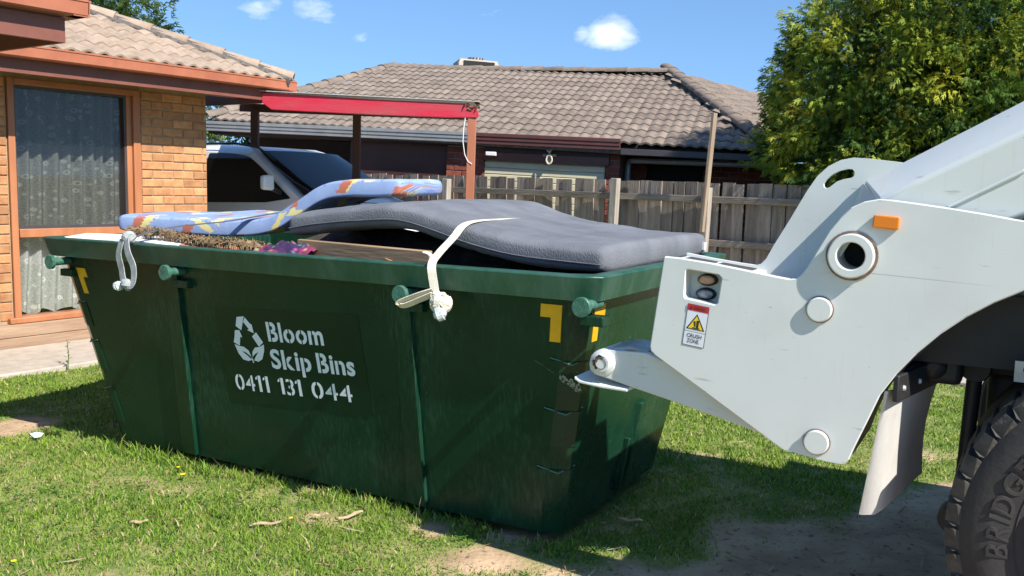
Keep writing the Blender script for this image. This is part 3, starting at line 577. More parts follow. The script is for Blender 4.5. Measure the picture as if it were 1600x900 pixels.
def curtain(name, x0, x1, z0, z1, sweep):
    nx_, nz_ = 120, 30; vs = []; fs = []; uvs = []
    for k in range(nz_ + 1):
        t = k / nz_
        for i in range(nx_ + 1):
            s = i / nx_; pull = sweep * (1 - t) ** 2 * .35
            x = x0 + (x1 - x0) * s; y = .16 + .034 * math.sin(s * 62 + 1.2 * math.sin(s * 9) + pull * 14 * (1 - s)) + .012 * math.sin(s * 23 + t * 2)
            vs.append((x, y, z0 + (z1 - z0) * t + .02 * math.sin(s * 31) * (k == 0))); uvs.append((s * (x1 - x0) + pull * (t), t * (z1 - z0)))
    for k in range(nz_):
        for i in range(nx_): a = k * (nx_ + 1) + i; fs.append((a, a + 1, a + nx_ + 2, a + nx_ + 1))
    me = bpy.data.meshes.new(name); me.from_pydata(vs, [], fs); uvl = me.uv_layers.new(name='UVMap'); uvl.data.foreach_set('uv', [c for l in me.loops for c in uvs[l.vertex_index]]); smooth(me, 80); return obj(name, me, M['lace'], house)
curtain('lace_curtain', .19, 1.36, .30, 2.36, 1)
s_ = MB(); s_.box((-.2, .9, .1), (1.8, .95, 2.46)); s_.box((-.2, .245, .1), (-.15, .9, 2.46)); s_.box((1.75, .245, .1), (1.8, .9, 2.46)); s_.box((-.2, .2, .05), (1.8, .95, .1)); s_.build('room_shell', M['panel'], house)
# ledge below the window
for k, (z0, z1, y) in enumerate(((.0, .115, -.09), (.118, .232, -.075))):
    s_ = MB(); s_.box((-3.2, y, z0), (2.2, .008, z1)); s_.build('ledge_board', M['ledge'], house, bevel=.006)
# eave, fascia, gutter, roof
s_ = MB(); s_.box((-.72, -.50, 2.455), (2.74, .24, 2.467)); s_.build('soffit', M['soffit'], house)
s_ = MB(); s_.box((-.62, -.535, 2.385), (2.76, -.51, 2.545)); fo = s_.build('fascia', M['fascia'], house, bevel=.003)
s_ = MB(); s_.box((2.735, -.51, 2.385), (2.76, 5, 2.545)); s_.build('fascia', M['fascia'], house, bevel=.003)
s_ = MB(); gutter_prof(s_, (-.60, -.537, 2.505), (2.87, -.537, 2.505), (0, -1, 0), .105, .11); s_.build('gutter', M['gutter'], house)
s_ = MB(); gutter_prof(s_, (2.763, -.64, 2.505), (2.763, 5, 2.505), (1, 0, 0), .105, .11); s_.build('gutter', M['gutter'], house)
TP = math.tan(R(23)); ez = 2.585
rp = lambda x, k: (x, -.60 + k, ez + k * TP)
roof = polygon('roof', [(-3, -.60, ez), (2.86, -.60, ez), (2.86 - 4, 3.4, ez + 4 * TP), (-3, 3.4, ez + 4 * TP)], M['ridge_mortar'], house)
polygon('roof_side', [(2.861, -.60, ez), (2.861, 7.4, ez), (2.861 - 4, 3.4, ez + 4 * TP)], M['tile'], house)
tme = tile_mesh('tile', n=16, amp=.03)
cs = math.cos(R(23))
put_tiles(tile_slots((0, -.64, ez), (1, 0, 0), (0, cs, math.sin(R(23))), 10, lambda k: -1.9, lambda k: 2.80 - k * cs), tme, M['tile'], roof)
cme = cap_mesh('ridge_cap'); put_caps((2.84, -.62, ez + .045), (2.84 - 3.6, -.62 + 3.6, ez + .045 + 3.6 * TP), cme, M['tile'], roof)
s_ = MB(); s_.tube([(2.80, -.63, ez + .02), (2.80 - 3.6, -.63 + 3.6, ez + .02 + 3.6 * TP)], .085, 8); s_.build('hip_bedding', M['ridge_mortar'], roof)
# projecting wing: only its eave corner reaches into the view
wx, wy = -.72, -2.77
s_ = MB(); s_.box((-3.5, wy + .10, 2.37), (wx - .09, wy + .125, 2.52)); s_.box((wx - .115, wy + .126, 2.37), (wx - .09, -.54, 2.52)); s_.build('wing_fascia', M['fascia'], house, bevel=.003)
s_ = MB(); gutter_prof(s_, (-3.5, wy + .10, 2.53), (wx, wy + .10, 2.53), (0, -1, 0), .105, .11); s_.build('wing_gutter', M['gutter'], house)
s_ = MB(); gutter_prof(s_, (wx - .09, wy, 2.53), (wx - .09, -.66, 2.53), (1, 0, 0), .105, .11); s_.build('wing_gutter', M['gutter'], house)
polygon('wing_roof', [(-3.5, wy, 2.64), (wx, wy, 2.64), (wx - 1.1, wy + 1.1, 2.64 + 1.1 * TP), (-3.5, wy + 1.1, 2.64 + 1.1 * TP)], M['tile'], house)
polygon('wing_roof', [(wx, wy, 2.64), (wx, -.2, 2.64), (wx - 1.1, 1, 2.64 + 1.1 * TP), (wx - 1.1, wy + 1.1, 2.64 + 1.1 * TP)], M['tile'], house)
s_ = MB(); s_.box((-3.5, wy + .13, 2.52), (wx - .12, -.1, 2.53)); s_.build('wing_soffit', M['soffit'], house)
s_ = MB(); s_.box((-3.45, wy + .65, 0), (-2.7, 0, 2.5)); s_.build('wing_wall', M['brick'], house)

# ------------------------------------------------------------------ carport
cp = empty('carport', (-.43, 9.55, 0)); tag(cp, 'carport with peeling red front beam and timber posts over the white van', 'carport')
def bar(name, p0, p1, w, h, matl, parent, bevel=.004, **k):
    p0 = Vector(p0); p1 = Vector(p1); d = (p1 - p0); L = d.length; d.normalize(); upv = Vector((0, 0, 1)) if abs(d.z) < .9 else Vector((0, 1, 0)); s = upv.cross(d).normalized(); t = d.cross(s)
    mb = MB(); mb.loft([[p + s * a * w / 2 + t * b * h / 2 for a, b in ((-1, -1), (1, -1), (1, 1), (-1, 1))] for p in (p0, p1)]); return mb.build(name, matl, parent, bevel=bevel, **k)
# beam: slightly tapered at its rotten end
bm_ = MB(); rings = []
for x, lo, hi in ((.05, 2.25, 2.29), (.03, 2.235, 2.33), (-.06, 2.235, 2.375), (-.3, 2.235, 2.385), (-1, 2.25, 2.405), (-2.0, 2.285, 2.455), (-2.12, 2.29, 2.46), (-2.22, 2.36, 2.463)):
    rings.append([(x, -.03 - x * .1, lo), (x, .03 - x * .1, lo), (x, .03 - x * .1, hi), (x, -.03 - x * .1, hi)])
bm_.loft(rings); bm_.build('beam', M['redpaint'], cp, bevel=.004)
rt_ = MB()
for k in range(26):
    p = Vector((random.uniform(-.09, .06), random.uniform(-.045, .03), random.uniform(2.31, 2.41))); rt_.tube([p, p + Vector((random.uniform(-.06, .05), random.uniform(-.02, .02), random.uniform(-.05, .03)))], [random.uniform(.008, .018), .004], 5)
rt_.build('rotten_beam_end', M['rotwood'], cp)
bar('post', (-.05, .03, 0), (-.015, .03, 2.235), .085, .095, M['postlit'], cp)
bar('post', (-1.55, 1.97, 0), (-1.53, 1.97, 2.39), .09, .09, M['postshade'], cp)
bar('post', (-2.82, 1.97, 0), (-2.79, 1.97, 2.42), .09, .09, M['postshade'], cp)
bar('back_beam', (-.15, 1.97, 2.40), (-3.0, 2.05, 2.45), .05, .10, M['postshade'], cp)
sh = MB(); sh.add([(.06, -.06, 2.40), (-2.3, .17, 2.485), (-2.95, 2.0, 2.53), (-.1, 1.95, 2.43), (.06, -.06, 2.392), (-2.3, .17, 2.477), (-2.95, 2.0, 2.522), (-.1, 1.95, 2.422)], [(0, 1, 2, 3), (7, 6, 5, 4), (0, 4, 5, 1), (1, 5, 6, 2), (2, 6, 7, 3), (3, 7, 4, 0)]); sh.build('roof_sheet', M['sheet'], cp)
cb = MB(); cb.tube([(-.085, -.015, 2.235), (-.10, -.02, 2.12), (-.105, -.02, 1.99), (-.085, -.02, 1.86), (-.05, -.02, 1.79), (-.01, -.025, 1.765)], .0045, 6); cb.build('cable', M['white'], cp)

# ------------------------------------------------------------------ paling fence
fence = empty('paling_fence', FA, FR); tag(fence, 'weathered grey timber paling fence behind the skip bin', 'fence')
def pal_mesh(w, h):
    mb = MB(); n = 4; rings = []
    for z in (0, h * .5, h - .012, h):
        s = 1 if z < h else .96
        rings.append([(-w / 2 * s, -.007, z), (w / 2 * s, -.009, z), (w / 2 * s, .008, z), (-w / 2 * s, .007, z)])
    mb.loft(rings); return mb.mesh('paling')
pms = [pal_mesh(.135, 1.625), pal_mesh(.145, 1.63), pal_mesh(.125, 1.618), pal_mesh(.15, 1.627)]
for m_ in pms: m_.materials.append(M['fence'])
x = -8.6; k = 0
while x < 2.7:
    gap = random.choice([.004, .006, .01, .014]) + (.045 if random.random() < .05 and x < -2 else 0)
    o = bpy.data.objects.new('paling', random.choice(pms)); COL.objects.link(o); o.parent = fence
    o.location = (x, random.uniform(-.004, .006) + (.008 if k % 2 else 0), random.uniform(-.006, .008) - x * .01); o.rotation_euler = (random.uniform(-.01, .01), random.uniform(-.012, .012) + .01, random.uniform(-.09, .09)); x += .142 + gap; k += 1
for z in (1.44, .95, .38): bar('rail', (-8.7, -.045, z + .087), (2.8, -.045, z - .03), .045, .075, M['fencerail'], fence)
for px, top in ((-7.4, 1.68), (-4.71, 1.63), (-2.05, 1.67), (-.86, 1.58), (2.1, 1.6)): bar('post', (px - .03, -.12, 0), (px + .02, -.12, top), .09, .095, M['fencepost'], fence, bevel=.006)
bar('tall_batten', (-.85, -.185, 1.08), (-.765, -.185, 2.40), .035, .085, M['newpost'], fence)
# ------------------------------------------------------------------ neighbour's house beyond the fence
FHO = Vector((-.3, 13.7, 0)); FHY = R(-15)
nb = empty('neighbour_house', FHO, FHY, R(2)); tag(nb, 'neighbour house with brown tiled hip roof beyond the fence', 'house')
# roof faces
E0 = (-4.62, -.50, 2.30); E1 = (3.92, -.50, 2.19); R0 = (-3.35, 3.6, 3.60); R1 = (2.06, 3.6, 3.66)
dn = lambda p: (p[0], p[1], p[2] - .085)
rf = polygon('roof', [dn(E0), dn(E1), dn(R1), dn(R0)], M['ridge_mortar'], nb, .05)
Xd = (Vector(E1) - Vector(E0)).normalized(); mid = (Vector(R0) + Vector(R1)) / 2 - (Vector(E0) + Vector(E1)) / 2; Ud = (mid - Xd * mid.dot(Xd)).normalized(); LS = mid.length
fl = lambda k: .12 + (1.27 * k / LS); fr_ = lambda k: 8.45 - (1.86 * k / LS)
fsl = tile_slots(E0, Xd, Ud, int(LS / .32) + 1, fl, fr_)
ftm = tile_mesh('far_tile', n=8, amp=.026, th=.026); put_tiles(fsl, ftm, M['fartile'], rf)
RB = (8.2, 8.2, 2.75)
rs = polygon('roof_side', [dn(E1), dn(RB), dn(R1)], M['ridge_mortar'], nb, .05)
Xs = (Vector(RB) - Vector(E1)); LX = Xs.length; Xs.normalize(); q = Vector(R1) - Vector(E1); Us = (q - Xs * q.dot(Xs)); LU = Us.length; Us.normalize(); qx = q.dot(Xs)
ssl = tile_slots(E1, Xs, Us, int(LU / .32) + 1, lambda k: .1 + qx * k / LU, lambda k: LX - (LX - qx) * k / LU)
put_tiles(ssl, ftm, M['fartile'], rs, 0)
rl = polygon('roof_side', [(-9.0, 8.0, 2.4), E0, R0], M['fartile'], nb, .05)
fcm = cap_mesh('far_ridge_cap', .42, .12)
put_caps(Vector(R1) + Vector((0, 0, .025)), Vector(R0) + Vector((0, 0, .025)), fcm, M['fartile'], rf, .39)
put_caps(Vector(E1) + Vector((.0, 0, .05)), Vector(R1) + Vector((0, 0, .05)), fcm, M['fartile'], rf, .39)
put_caps(Vector(E0) + Vector((0, 0, .05)), Vector(R0) + Vector((0, 0, .05)), fcm, M['fartile'], rf, .39)
s_ = MB(); s_.tube([Vector(E1), Vector(R1)], .09, 6); s_.build('hip_bedding', M['ridge_mortar'], rf)
# walls
s_ = MB(); s_.box((-4.4, .6, 0), (8.5, .7, 2.1)); s_.box((-4.4, .6, 0), (-4.3, 7.5, 2.1)); s_.box((8.4, .6, 0), (8.5, 8, 2.1)); s_.build('back_wall', M['darkbrown'], nb)
pw = MB(); pw.box((-.68, -.338, 0), (-.13, .5, 2.098)); pwo = pw.build('pier', M['greymortar'], nb); lay(pwo, -.69, -.12, .97, 13, M['redbrick'], L=.23, key='r', yoff=-.35)
pw = MB(); pw.box((1.66, -.338, 0), (1.84, .5, 2.098)); pwo = pw.build('pier', M['greymortar'], nb); lay(pwo, 1.65, 1.85, .97, 13, M['redbrick'], key='r', yoff=-.35)
pw = MB(); pw.box((2.95, .312, 0), (4.3, .6, 2.1)); pwo = pw.build('brick_wall', M['greymortar'], nb); lay(pwo, 2.95, 4.3, .9, 13, M['redbrick'], key='r', yoff=.30)
s_ = MB(); s_.box((1.86, .30, 0), (2.15, .6, 2.1)); s_.build('side_wall', M['redbrick'], nb)
s_ = MB(); s_.box((2.14, .55, .2), (2.94, .59, 2.1)); s_.build('dark_opening', M['black'], nb)
for k in range(13):
    s_ = MB(); z = 1.90 - k * .092; s_.box((-.115, -.33, z - .086), (1.64, -.305, z)); s_.build('door_slat', M['cream'], nb, bevel=.008)
s_ = MB(); s_.box((-.115, -.303, .4), (1.64, -.28, 1.92)); s_.build('garage_door', M['cream'], nb)
s_ = MB(); s_.box((-.118, -.39, 1.915), (1.70, -.31, 2.03)); s_.build('lintel', M['brownmetal'], nb, bevel=.004)
s_ = MB(); s_.box((-.118, -.37, 2.032), (1.70, -.31, 2.098)); s_.build('lintel_board', M['darkbrown'], nb)
s_ = MB()
for k in range(3): s_.box((-.22, -.52 - .012 * k, 2.135 + k * .052), (1.86, -.40, 2.135 + k * .052 + .05))
s_.build('gutter', M['brownmetal'], nb, bevel=.003)
s_ = MB(); s_.box((1.865, -.53, 2.07), (3.95, -.41, 2.16)); s_.build('gutter', M['darkgrey'], nb, bevel=.01)
s_ = MB(); s_.tube([(1.93, -.1, 1.2), (1.93, -.1, 1.96), (1.95, -.14, 2.0), (2.0, -.2, 2.01), (3.9, -.3, 2.03)], .04, 10); s_.build('downpipe', M['greymetal'], nb, sm=40)
s_ = MB()
for k in range(3): s_.box((-4.62, -.52 - .01 * k, 2.145 + k * .05), (-.225, -.40, 2.145 + k * .05 + .048))
s_.build('gutter', M['greymetal'], nb, bevel=.003)
s_ = MB(); s_.box((-2.25, -.28, 0), (-.70, -.25, 2.098)); s_.build('wall_panel', M['panel'], nb)
s_ = MB(); s_.box((-4.6, -.41, 2.10), (3.9, .7, 2.165)); s_.build('eave_lining', M['darkbrown'], nb)
s_ = MB(); s_.box((-.06, -.50, 1.975), (.09, -.42, 2.03)); s_.tube([(.02, -.38, 2.03), (.02, -.46, 2.01)], .015, 6); co = s_.build('security_camera', M['white'], nb, bevel=.008)
# cross-shaped ornament hanging on the lintel
oc = empty('hanging_ornament', FHO + Vector((math.cos(FHY), math.sin(FHY), 0)) * .93 - Vector((-math.sin(FHY), math.cos(FHY), 0)) * .42 + Vector((0, 0, 1.87)), FHY); tag(oc, 'small wooden cross ornament with straw ring on garage lintel', 'ornament')
s_ = MB(); s_.box((-.095, -.012, .10), (.095, .01, .135)); s_.box((-.018, -.016, .0), (.018, .012, .20)); s_.build('cross', M['newpost'], oc)
s_ = MB(); s_.tube([(math.sin(t) * .04, -.03, .06 + math.cos(t) * .06) for t in np.linspace(0, 6.28, 16)], .012, 6); s_.build('straw_ring', M['whitestrap'], oc)
s_ = MB(); s_.tube([(-.03, -.02, .19), (0, -.03, .16), (.03, -.02, .2)], .015, 6); s_.build('bow', M['whitestrap'], oc)
# evaporative cooler on the ridge
def FHP(x, y, z):
    ex = Vector((math.cos(FHY), math.sin(FHY), 0)); ey = Vector((-math.sin(FHY), math.cos(FHY), 0)); t = R(2)
    return FHO + (ex * math.cos(t) - Vector((0, 0, math.sin(t)))) * x + ey * y + (Vector((0, 0, math.cos(t))) + ex * math.sin(t)) * z
ec = empty('evaporative_cooler', FHP(-1.80, 4.25, 3.80), FHY + .5, R(2)); tag(ec, 'tan box-shaped rooftop cooler on the ridge of the neighbour house', 'cooler')
s_ = MB(); rings = [[(-a, -a, z), (a, -a, z), (a, a, z), (-a, a, z)] for a, z in ((.38, -.30), (.40, -.02), (.36, .07))]; s_.loft(rings); s_.build('housing', M['bluegrey'], ec, bevel=.015)
s_ = MB(); s_.box((-.30, -.41, -.16), (.30, -.395, .03)); s_.build('louvre_panel', M['black'], ec)
s_ = MB(); s_.box((.395, -.30, -.16), (.41, .30, .03)); s_.build('louvre_panel', M['black'], ec)
s_ = MB(); s_.lathe([(.0, .07), (.14, .07), (.14, .14), (0, .145)], (0, 0, 0), (0, 0, 1), 20); vo = s_.build('vent_cap', M['bluegrey'], ec)
for k in range(14):
    s_ = MB(); a = k / 14 * 6.283; s_.box((-.012, .138, .07), (.012, .152, .14), Matrix.Rotation(a, 4, 'Z')); s_.build('vent_rib', M['darkgrey'], vo)

# ------------------------------------------------------------------ trees
def spray_cloud(name, centres, dirs, cols, size, per, parent, droop=.3, wfac=.06, smax=9):
    """clumps of pointed leaf sprays"""
    n = len(centres) * per; ci = np.repeat(np.arange(len(centres)), per); C_ = np.array(centres)[ci]; D_ = np.array(dirs)[ci]; S_ = np.array(size)[ci]
    off = rng.normal(0, 1, (n, 3)); off /= np.linalg.norm(off, axis=1)[:, None]; rad = rng.random(n) ** .5
    p = C_ + off * (S_ * rad)[:, None] * np.array([1, 1, .8]) + D_ * (S_ * rng.uniform(-.3, .9, n))[:, None]
    d = D_ * .9 + off * .75 + rng.normal(0, .35, (n, 3)) + np.array([0, 0, -droop]); d /= np.linalg.norm(d, axis=1)[:, None]
    s = np.cross(d, rng.normal(0, 1, (n, 3))); s /= np.linalg.norm(s, axis=1)[:, None]; L_ = (np.minimum(S_, smax) * rng.uniform(.45, .85, n))[:, None]; w = L_ * wfac
    V_ = np.zeros((n, 5, 4, 3))
    for j, (a, l, q0) in enumerate(((0, 1., 0), (.6, .5, .1), (-.6, .5, .22), (.55, .42, .42), (-.55, .38, .55))):
        dd = d * math.cos(a) + s * math.sin(a); ss = s * math.cos(a) - d * math.sin(a); b0 = p + d * L_ * q0
        V_[:, j, 0] = b0; V_[:, j, 1] = b0 + dd * L_ * .5 * l + ss * w; V_[:, j, 2] = b0 + dd * L_ * l - np.array([0, 0, 1]) * L_ * .12; V_[:, j, 3] = b0 + dd * L_ * .5 * l - ss * w
    Qd = np.arange(n * 5)[:, None] * 4 + np.arange(4); c = np.array(cols)[ci] * rng.uniform(.7, 1.3, (n, 1)); return obj(name, fast_mesh(name, V_.reshape(-1, 3), Qd, np.repeat(c, 20, 0)), M['leaf'], parent)
def tree(name, label, base, cen, rad, nclump, per, csize, palette, lobes=9, seed=0, droop=.3, updir=.4, fill=.35):
    random.seed(seed); t = empty(name, base); tag(t, label, 'tree')
    cen = Vector(cen); tr = MB(); top = Vector((cen.x * .5, cen.y * .5, cen.z + rad[2] * .4)); tr.tube([(0, 0, -.1), (0.02, 0, cen.z * .3), top * .6, top], [.17, .14, .1, .02], 9); trunk = tr.build('trunk', M['bark'], t, sm=60)
    cs_, ds_, cl_, sz_ = [], [], [], []
    lob = [Vector((random.gauss(0, 1), random.gauss(0, 1), random.gauss(0, 1))).normalized() for _ in range(lobes)]
    lm = MB()
    for d in lob: a = Vector((0, 0, cen.z * .45)); b = cen + Vector((d.x * rad[0], d.y * rad[1], d.z * rad[2])) * .75; lm.tube([a, (a + b) / 2 + Vector((0, 0, .15)), b], [.06, .04, .012], 6)
    lm.build('limbs', M['bark'], t, sm=60)
    for i in range(nclump):
        d = Vector((random.gauss(0, 1), random.gauss(0, 1), random.gauss(0, 1))).normalized()
        g = 1 + .13 * max(d.dot(l) ** 7 if d.dot(l) > 0 else 0 for l in lob) - .07 + .11 * mnoise.noise(d * 3.1 + Vector((seed, 0, 0))); r = g * (1 if random.random() > fill else random.uniform(.55, .95))
        p = cen + Vector((d.x * rad[0], d.y * rad[1], d.z * rad[2])) * r
        if p.z < .25: continue
        if fill > .4 and i % 3 == 0:      # inner sprays coloured dark, painting shade into the dense crown
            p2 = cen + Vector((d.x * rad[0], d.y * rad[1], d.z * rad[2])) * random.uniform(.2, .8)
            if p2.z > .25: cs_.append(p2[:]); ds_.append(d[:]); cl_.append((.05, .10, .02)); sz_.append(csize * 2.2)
        cs_.append(p[:]); dd = (d + Vector((0, 0, updir))).normalized(); ds_.append(dd[:]); cl_.append(random.choices([q[0] for q in palette], [q[1] for q in palette])[0]); sz_.append(csize * random.uniform(.7, 1.35))
    spray_cloud('crown', cs_, ds_, cl_, sz_, per, t, droop, smax=.17 if fill > .4 else 9); return t
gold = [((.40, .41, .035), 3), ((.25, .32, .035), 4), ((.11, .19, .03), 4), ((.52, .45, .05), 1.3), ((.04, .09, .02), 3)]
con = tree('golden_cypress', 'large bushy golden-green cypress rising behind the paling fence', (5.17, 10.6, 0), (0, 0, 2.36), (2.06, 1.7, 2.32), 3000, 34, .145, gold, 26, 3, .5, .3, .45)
tree('background_tree', 'leafy tree top just showing above the left tiled roof', (-10.9, 25, 0), (0, 0, 4.7), (1.5, 1.5, 1.75), 150, 30, .45, [((.09, .14, .03), 2), ((.05, .09, .02), 2)], 7, 5)
tree('background_tree', 'green shrubby tree glimpsed between brick corner and carport post', (-6.4, 20.5, 0), (0, 0, 1.9), (.95, .9, 1.15), 90, 26, .35, [((.12, .17, .03), 2), ((.07, .12, .02), 2)], 6, 8)

# ------------------------------------------------------------------ white van in the carport
van = empty('parked_van', (-2.456, 10.43, .03), R(-35.1)); tag(van, 'white van parked nose-out under the red-beamed carport', 'van')
WV = 1.74
def ring(x, top, hw, lo=.28, belt=1.27, roofin=.17):
    b = min(belt, top - .06); rin = roofin * max(0, (top - b)) / .65
    half = [(hw - .06, lo), (hw, lo + .14), (hw + .005, .75), (hw - .02, b), (hw - .02 - rin * .55, b + (top - b) * .55), (hw - .03 - rin * .9, top - min(.09, (top - b) * .5)), (hw - .12 - rin, top - .022), (hw * .5, top + .005)]
    pts = [(x, WV / 2 - y, z) for y, z in half] + [(x, WV / 2 + y, z) for y, z in reversed(half)]; return pts
st = [(1.12, .70, .62), (1.05, .86, .76), (.82, 1.06, .83), (.45, 1.22, .86), (.06, 1.335, .865), (-.08, 1.42, .865), (-.92, 1.885, .865), (-1.1, 1.925, .865), (-1.8, 1.96, .865), (-3.2, 1.955, .865), (-3.62, 1.93, .85), (-3.70, 1.75, .84)]
s_ = MB(); s_.loft([ring(*q) for q in st]); body = s_.build('body', M['vanpaint'], van, sm=28)
def side_y(z, x=0): t = max(0, (z - 1.27) / .65); return WV / 2 - (.865 - .02 - .17 * .95 * t)
def side_panel(name, pts, matl, off=.006, mirror=False):
    mb = MB(); f_ = [(x, side_y(z) - off, z) for x, z in pts]; b_ = [(x, side_y(z) + .02, z) for x, z in pts]
    if mirror: f_ = [(x, WV - y, z) for x, y, z in f_]; b_ = [(x, WV - y, z) for x, y, z in b_]
    m = len(pts); mb.add(f_ + b_, [tuple(range(m)), tuple(range(2 * m - 1, m - 1, -1))] + [(i, i + m, (i + 1) % m + m, (i + 1) % m) for i in range(m)]); return mb.build(name, matl, van)
wpts = rounded([(-.14, 1.325), (-.98, 1.80), (-1.30, 1.845), (-1.78, 1.85), (-1.80, 1.24), (-.55, 1.27)], [.03, .12, .1, .04, .05, .05], 4)
for mir in (False, True): side_panel('side_window', wpts, M['vanglass'], mirror=mir)
# windscreen, curved across
mb = MB(); rows_ = []
for t in np.linspace(.03, .965, 8):
    x = .06 - .14 * min(t / .15, 1) - .84 * max(0, (t - .15) / .85); z = 1.335 + .085 * min(t / .15, 1) + .465 * max(0, (t - .15) / .85); hw = .78 - .15 * t
    rows_.append([(x + .022 - .10 * (y / hw) ** 4 * .5 + .012, WV / 2 + y, z + .024 - .012 * (y / hw) ** 2) for y in np.linspace(-hw, hw, 13)])
mb.loft(rows_, closed=False); ws = mb.build('windscreen', M['vanglass'], van, sm=60)
s_ = MB(); s_.tube([(.05, .25, 1.385), (-.02, .6, 1.425), (-.03, .95, 1.43)], .009, 6); s_.build('wiper', M['vantrim'], ws)
s_ = MB(); s_.loft([[(x, y, z) for x, y, z in ((-.30 + dx, -.075 - dy, 1.41), (-.30 + dx, -.235 - dy, 1.42), (-.30 + dx, -.235 - dy, 1.58), (-.30 + dx, -.075 - dy, 1.59))] for dx, dy in ((-.05, 0), (.03, 0))]); mo = s_.build('mirror', M['vanpaint'], van, bevel=.03, seg=3)
s_ = MB(); s_.tube([(-.32, .06, 1.38), (-.31, -.09, 1.43)], .028, 8); s_.box((-.352, -.225, 1.43), (-.349, -.085, 1.575)); s_.build('mirror_arm', M['vantrim'], mo)
s_ = MB(); s_.loft([[(x, side_y(z) - .011, z) for x, z in p] for p in ([(.02, 1.325), (-.10, 1.325)], [(-.45, 1.585), (-.55, 1.585)], [(-.93, 1.855), (-1.05, 1.84)])], closed=False); s_.build('pillar_trim', M['vanpaint'], van)
s_ = MB(); s_.tube([(-.62, .22, 1.76), (-.9, .21, 1.915), (-1.3, .21, 1.965), (-3.3, .21, 1.98)], .014, 6); s_.build('roof_rail', M['vantrim'], van)
for x in (.38, -2.72):
    for y in (.03, WV - .03):
        s_ = MB(); ax = (0, -1 if y < 1 else 1, 0); s_.lathe([(.19, 0), (.31, .0), (.33, .03), (.33, -.17), (.3, -.2), (.0, -.2)], (x, y, .30), ax, 28); wo_ = s_.build('wheel', M['rubber'], van, sm=40)
        s_ = MB(); s_.lathe([(.0, .03), (.05, .035), (.06, .01), (.18, -.01), (.2, .01)], (x, y, .30), ax, 20); s_.build('rim', M['steel'], wo_, sm=40)
for y in (.16, WV - .38):
    s_ = MB(); s_.box((.98, y, .78), (1.06, y + .22, .93)); s_.build('headlight', M['clearlens'], van, bevel=.03)
s_ = MB(); s_.box((1.06, .3, .42), (1.13, WV - .3, .66)); s_.build('grille', M['vantrim'], van, bevel=.02)

# ------------------------------------------------------------------ skip bin
bn = empty('skip_bin', CB, YAW); tag(bn, 'dark green steel skip bin with stencilled white lettering on the lawn', 'skip bin')
LT, LB, WT, WB, HT = 1.708, 1.43, .87, .60, 1.214; CA, CN = .084, .045; ZB = .055
def octo(l, w, z, ca=CA, cn=CN): return [(-l + ca, -w, z), (l - ca, -w, z), (l, -w + cn, z), (l, w - cn, z), (l - ca, w, z), (-l + ca, w, z), (-l, w - cn, z), (-l, -w + cn, z)]
def lw(z, ins=0): t = (z - ZB) / (HT - ZB); return (LB + (LT - .055 - LB) * t - ins, WB + (WT - .055 - WB) * t - ins)
sm_ = MB(); sm_.loft([octo(*lw(.40, .02), .40), octo(*lw(HT - .01, .02), HT - .01), octo(*lw(HT - .005), HT - .005), octo(*lw(.75), .75), octo(*lw(ZB), ZB), octo(LB - .05, WB - .05, ZB - .002)], caps=True)
sm_.build('shell', M['bin'], bn)
rm = MB(); sl_ = (LT - LB) / (HT - ZB); sw_ = (WT - WB) / (HT - ZB)
rm.loft([octo(LT - .10 * sl_, WT - .10 * sw_, HT - .10), octo(LT, WT, HT - .004), octo(LT - .006, WT - .006, HT), octo(LT - .075, WT - .075, HT), octo(LT - .08, WT - .08, HT - .004), octo(*lw(HT - .10, -.002), HT - .10), octo(LT - .10 * sl_, WT - .10 * sw_, HT - .10)], caps=False)
rim = rm.build('rim', M['binrim'], bn, bevel=.004)
def vf(z, off=0): return -(WB + (WT - .055 - WB) * (z - ZB) / (HT - ZB)) - off
def ue(z, off=0): return LB + (LT - .055 - LB) * (z - ZB) / (HT - ZB) + off
# stiffening ribs
def rib(u0t, u1t, u0b, u1b, side=-1):
    z0, z1 = ZB + .005, HT - .105; mb = MB(); v0, v1 = vf(z0), vf(z1)
    mb.loft([[(u0b, v0 + .004, z0), (u0b, v0 - .016, z0), (u1b, v0 - .024, z0), (u1b, v0 + .004, z0)], [(u0t, v1 + .004, z1), (u0t, v1 - .016, z1), (u1t, v1 - .024, z1), (u1t, v1 + .004, z1)]])
    if side > 0: mb.v = [(x, -y, z) for x, y, z in mb.v]
    return mb.build('rib', M['bin'], bn, bevel=.003)
for sd in (-1, 1): rib(-.75, -.65, -.855, -.745, sd); rib(.70, .79, .655, .762, sd)
# edge of each rib: weld beads
for ut, ub in ():
    wm = MB()
    for k in range(9):
        t = (k + random.uniform(.2, .8)) / 9; z = ZB + (HT - .2) * t; u = ub + (ut - ub) * t; wm.box((u - .006, vf(z) - .027, z - .006), (u + .005, vf(z) - .002, z + random.uniform(.004, .02)))
    wm.build('weld_bead', M['scrape'], bn)
for sg in (1, -1):                                    # ribs of the end walls
    for v in (.12,):
        mb = MB(); z0, z1 = .09, .52; mb.loft([[(sg * (ue(z) + d), v + y, z) for d, y in ((-.005, -.05), (.022, -.035), (.022, .035), (-.005, .05))] for z in (z0, z1)]); mb.build('rib', M['bin'], bn, bevel=.004)
        mb = MB(); mb.loft([[(sg * (ue(z) + d), v - .12 + y, z) for d, y in ((-.005, -.012), (.03, -.012), (.03, .012), (-.005, .012))] for z in (z0, .36)]); mb.build('rib', M['bin'], bn, bevel=.004)
